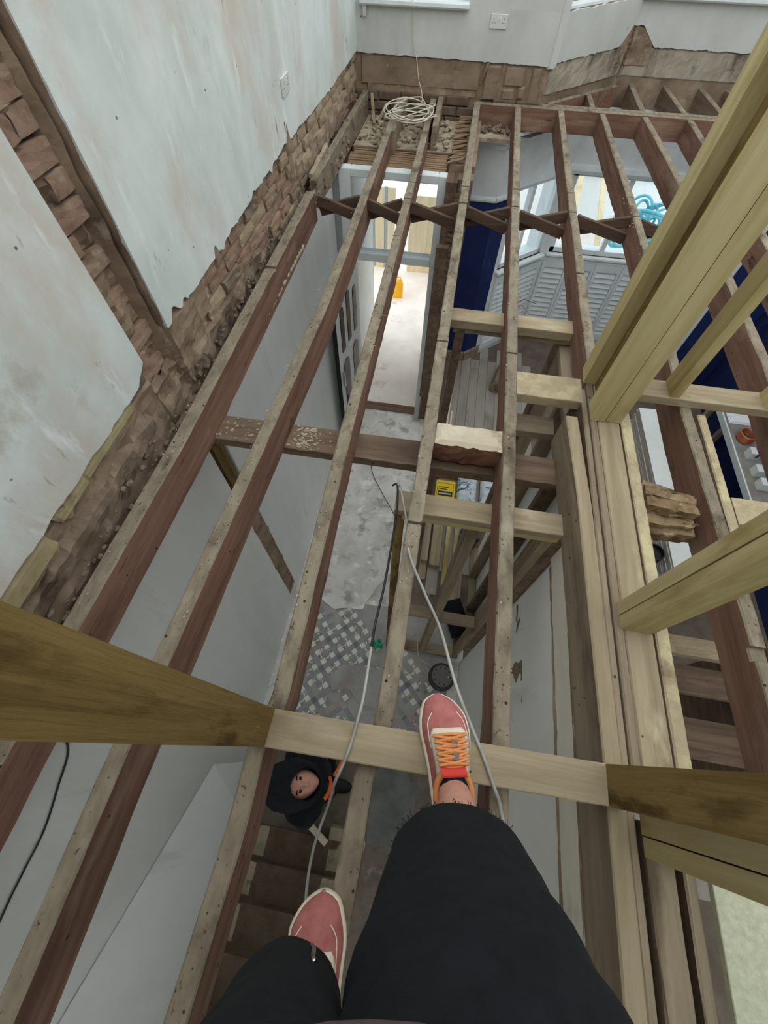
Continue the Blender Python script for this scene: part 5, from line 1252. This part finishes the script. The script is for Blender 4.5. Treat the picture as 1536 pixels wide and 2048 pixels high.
for z, fr_ in ((.50, 0), (.54, .1), (.58, .2), (.62, .3), (.66, .4)):
    # on the front of the left thigh
    i0 = min(range(len(LR)), key=lambda q_: abs(LR[q_][2] - z)); cx_, cy_, _, rx, ry, _ = LR[i0]
    a = PI / 2 - .28 + .10 * fr_; zp.append((cx_ + (rx + .002) * math.cos(a), cy_ + (ry + .003) * math.sin(a), z))
MB().tube(smooth_path(zp, 4), .0035, 6).build('zip', 'chrome', trs, smooth=True)
sh = MB(); sh.loft(leg_cloth(dense([(.05, -.37, 1.075, .205, .222, 0), (.05, -.37, 1.08, .215, .229, 0), (.05, -.375, 1.16, .21, .222, 0), (.05, -.38, 1.24, .20, .20, 0)]), 's', 4), 0, True, True)
M['top'] = mk('mauve_grey_jersey', (78, 66, 66), (92, 80, 80), 30, (1, 1, 1), .95, .1)
sh.build('jumper_hem', 'top', person, smooth=True)
make_shoe(person, (.160, .180), (.232, -.155), .045, True)
make_shoe(person, (-.098, -.338), (-.030, -.675), .002, True, -1)

# ---- worker looking up from the foot of the stairs
wk = empty('person', (-.40, -.22, FZ), 'person in a black hooded jacket looking up from the foot of the stairs', 'person')
hx, hy, hz = -.425, -.245, -1.36
nF = Vector((.40, .10, .90)).normalized(); dn = Vector((.93, .26, -.40)); dn = (dn - nF * dn.dot(nF)).normalized(); sd = nF.cross(dn)
hm = MB(); bm = bmesh.new(); bmesh.ops.create_icosphere(bm, subdivisions=5, radius=1); vs = []
for v in bm.verts:
    f_, d_, s_ = v.co.x, v.co.y, v.co.z
    k = 1.0
    p = Vector((f_ * .098, d_ * .122, s_ * .080))
    if f_ > 0:
        jaw = max(0, d_ - .25); p.z *= 1 - .28 * jaw; 
        G = lambda a, b_, wa, wb: math.exp(-((d_ - a) / wa) ** 2 - ((s_ - b_) / wb) ** 2)
        p.x += .026 * G(.16, 0, .16, .13) + .012 * G(.02, 0, .22, .09)          # nose
        p.x += .008 * G(-.20, .30, .10, .30) + .008 * G(-.20, -.30, .10, .30)   # brow
        p.x -= .016 * G(-.04, .36, .12, .20) + .016 * G(-.04, -.36, .12, .20)   # eye sockets
        p.x += .007 * G(.43, 0, .05, .22) + .008 * G(.54, 0, .05, .20) - .008 * G(.485, 0, .025, .24)   # lips
        p.x += .012 * G(.80, 0, .16, .25)                                       # chin
        p.x += .006 * G(.18, .5, .25, .2) + .006 * G(.18, -.5, .25, .2)         # cheeks
    else:
        p.x *= 1.12
    w3 = nF * p.x + dn * p.y + sd * p.z
    vs.append((hx + w3.x, hy + w3.y, hz + w3.z))
hm.add(vs, [tuple(x.index for x in f.verts) for f in bm.faces]); bm.free()
# ears
for s_ in (-1, 1):
    for e in (lump((hx + (sd * s_ * .083).x + (dn * .015).x, hy + (sd * s_ * .083).y + (dn * .015).y, hz + (sd * s_ * .083).z + (dn * .015).z), .028, .7, .7, .9, 3, .1, 2),): hm.add(e.v, e.f)
fwd = Vector((.95, .28, 0)).normalized(); lat = Vector((-fwd.y, fwd.x, 0))
base = Vector((-.42, -.235, 0))
def bp(f_, l_, z): q_ = base + fwd * f_ + lat * l_; return (q_.x, q_.y, z)
jv = [bp(0, 0, -2.10), bp(-.01, 0, -1.85), bp(-.01, 0, -1.64), bp(-.01, 0, -1.52), bp(.0, 0, -1.44), bp(-.01, .17, -1.57), bp(-.05, .22, -1.85), bp(-.07, .20, -2.08), bp(-.01, -.17, -1.57), bp(-.05, -.22, -1.85), bp(-.07, -.20, -2.08)]
bd_v = list(jv); bd_e = [(0, 1), (1, 2), (2, 3), (3, 4), (3, 5), (5, 6), (6, 7), (3, 8), (8, 9), (9, 10)]; bd_r = [.10, .11, .12, .08, .052, .055, .043, .032, .055, .043, .032]
for s_, hnd in ((1, 7), (-1, 10)):
    hw = len(bd_v); bd_v.append(bp(-0.060, .215 * s_, -2.13)); bd_e.append((hnd, hw)); bd_r.append((.035, .018))
    for k, (lf, off) in enumerate(((.055, -.03), (.075, -.012), (.08, .006), (.07, .022))):
        a = len(bd_v); bd_v += [bp(-0.030, (.215 + off) * s_, -2.165), bp(-0.025, (.215 + off) * s_, -2.165 - lf * .5), bp(-0.045, (.21 + off) * s_, -2.165 - lf)]
        bd_e += [(hw, a), (a, a + 1), (a + 1, a + 2)]; bd_r += [.010, .009, .008]
    a = len(bd_v); bd_v += [bp(-0.070, .17 * s_, -2.15), bp(-0.050, .155 * s_, -2.19)]; bd_e += [(hw, a), (a, a + 1)]; bd_r += [.012, .010]
for s_ in (1, -1):
    a = len(bd_v); bd_v += [bp(0, .10 * s_, -2.18), bp(.04, .11 * s_, -2.58), bp(.0, .12 * s_, -2.98), bp(.15, .14 * s_, -3.01)]
    bd_e += [(0, a), (a, a + 1), (a + 1, a + 2), (a + 2, a + 3)]; bd_r += [.085, .058, .042, .036]
bmh = skin_mesh(bd_v, bd_e, bd_r, 0, 1); bmh.add(hm.v, hm.f)
wb_ = bmh.build('body', 'skin', wk, smooth=True)
rm = wb_.modifiers.new('fuse', 'REMESH'); rm.mode = 'VOXEL'; rm.voxel_size = .006; rm.use_smooth_shade = True
jk = skin_mesh(jv[:4] + [bp(-.01, 0, -1.47)] + jv[5:], [(0, 1), (1, 2), (2, 3), (3, 4), (3, 5), (5, 6), (6, 7), (3, 8), (8, 9), (9, 10)], [.155, .155, .16, .12, .085, .085, .068, .055, .085, .068, .055])
jko = jk.build('jacket', 'black', wk, smooth=True)
tv = [bp(0, 0, -2.10)]; te = []; trr = [.135]
for s_ in (1, -1):
    a = len(tv); tv += [bp(0, .10 * s_, -2.2), bp(.04, .11 * s_, -2.58), bp(.0, .12 * s_, -2.95)]; te += [(0, a), (a, a + 1), (a + 1, a + 2)]; trr += [.105, .08, .068]
skin_mesh(tv, te, trr).build('trousers', 'black', wk, smooth=True)
for s_ in (1, -1):
    b = lump(bp(.08, .13 * s_, FZ + .045), .05, 2.4, 1.1, .9, 1, .1, 3); b.build('boot', 'black_matte', wk, smooth=True)
hv = MB(); bm = bmesh.new(); bmesh.ops.create_icosphere(bm, subdivisions=6, radius=1)
dels = [v for v in bm.verts if v.co.dot(Vector((.92, .39, 0))) > .80]; bmesh.ops.delete(bm, geom=dels, context='VERTS'); bm.verts.index_update()
outer = []; inner = []
for v in bm.verts:
    f_, d_, s_ = v.co
    for dst, k in ((outer, 1.0), (inner, .92)):
        p = Vector((f_ * .140 * k - .006, d_ * .175 * k - .030, s_ * .130 * k)); p *= 1 + .06 * nzv(f_ * 3, d_ * 3, s_ * 3)
        w3 = nF * p.x + dn * p.y + sd * p.z; dst.append((hx + w3.x, hy + w3.y, hz + w3.z))
fcs = [tuple(x.index for x in f.verts) for f in bm.faces]; nv = len(outer)
bnd = [(e.verts[0].index, e.verts[1].index) for e in bm.edges if len(e.link_faces) == 1]; bm.free()
hv.add(outer + inner, fcs + [tuple(nv + i for i in reversed(f)) for f in fcs] + [(a, b_, nv + b_, nv + a) for a, b_ in bnd])
hood = hv.build('hood', 'black', wk, smooth=True)
def hp(f_, d_, s_): w3 = nF * f_ + dn * d_ + sd * s_; return (hx + w3.x, hy + w3.y, hz + w3.z)
M['orange_trim'] = flat('orange_trim', (214, 92, 44), .7)
for pts in ([(.06, .135, -.085), (.05, .165, -.055), (.03, .185, -.015), (.0, .19, .01)], [(.05, .20, .02), (.03, .235, .05), (.0, .27, .085)], [(.045, .165, -.09), (.03, .195, -.06), (.01, .205, -.03)]):
    MB().tube(smooth_path([hp(*p) for p in pts], 5), .010, 8).build('drawstring', 'orange_trim', jko, smooth=True)
M['hair'] = flat('dark_hair', (46, 36, 30), .8)
for s_ in (-1, 1):
    e = Vector(hp(.083, -.010, .029 * s_)); 
    MB().tube([hp(.092, -.028, .016 * s_), hp(.093, -.032, .030 * s_), hp(.085, -.028, .044 * s_)], .004, 6).build('eyebrow', 'hair', wk, smooth=True)
    lump(tuple(e), .010, 1, 1, 1, 1, 0, 2).build('eye', 'hair', wk, smooth=True)

st_ = next(o for o in bpy.data.objects if o.get('label') == 'brown recessed stud between the two yellow ones')
text_obj('42', (.7835, 1.655, .335), .045, 'hair', st_, (PI / 2, 0, -PI / 2))
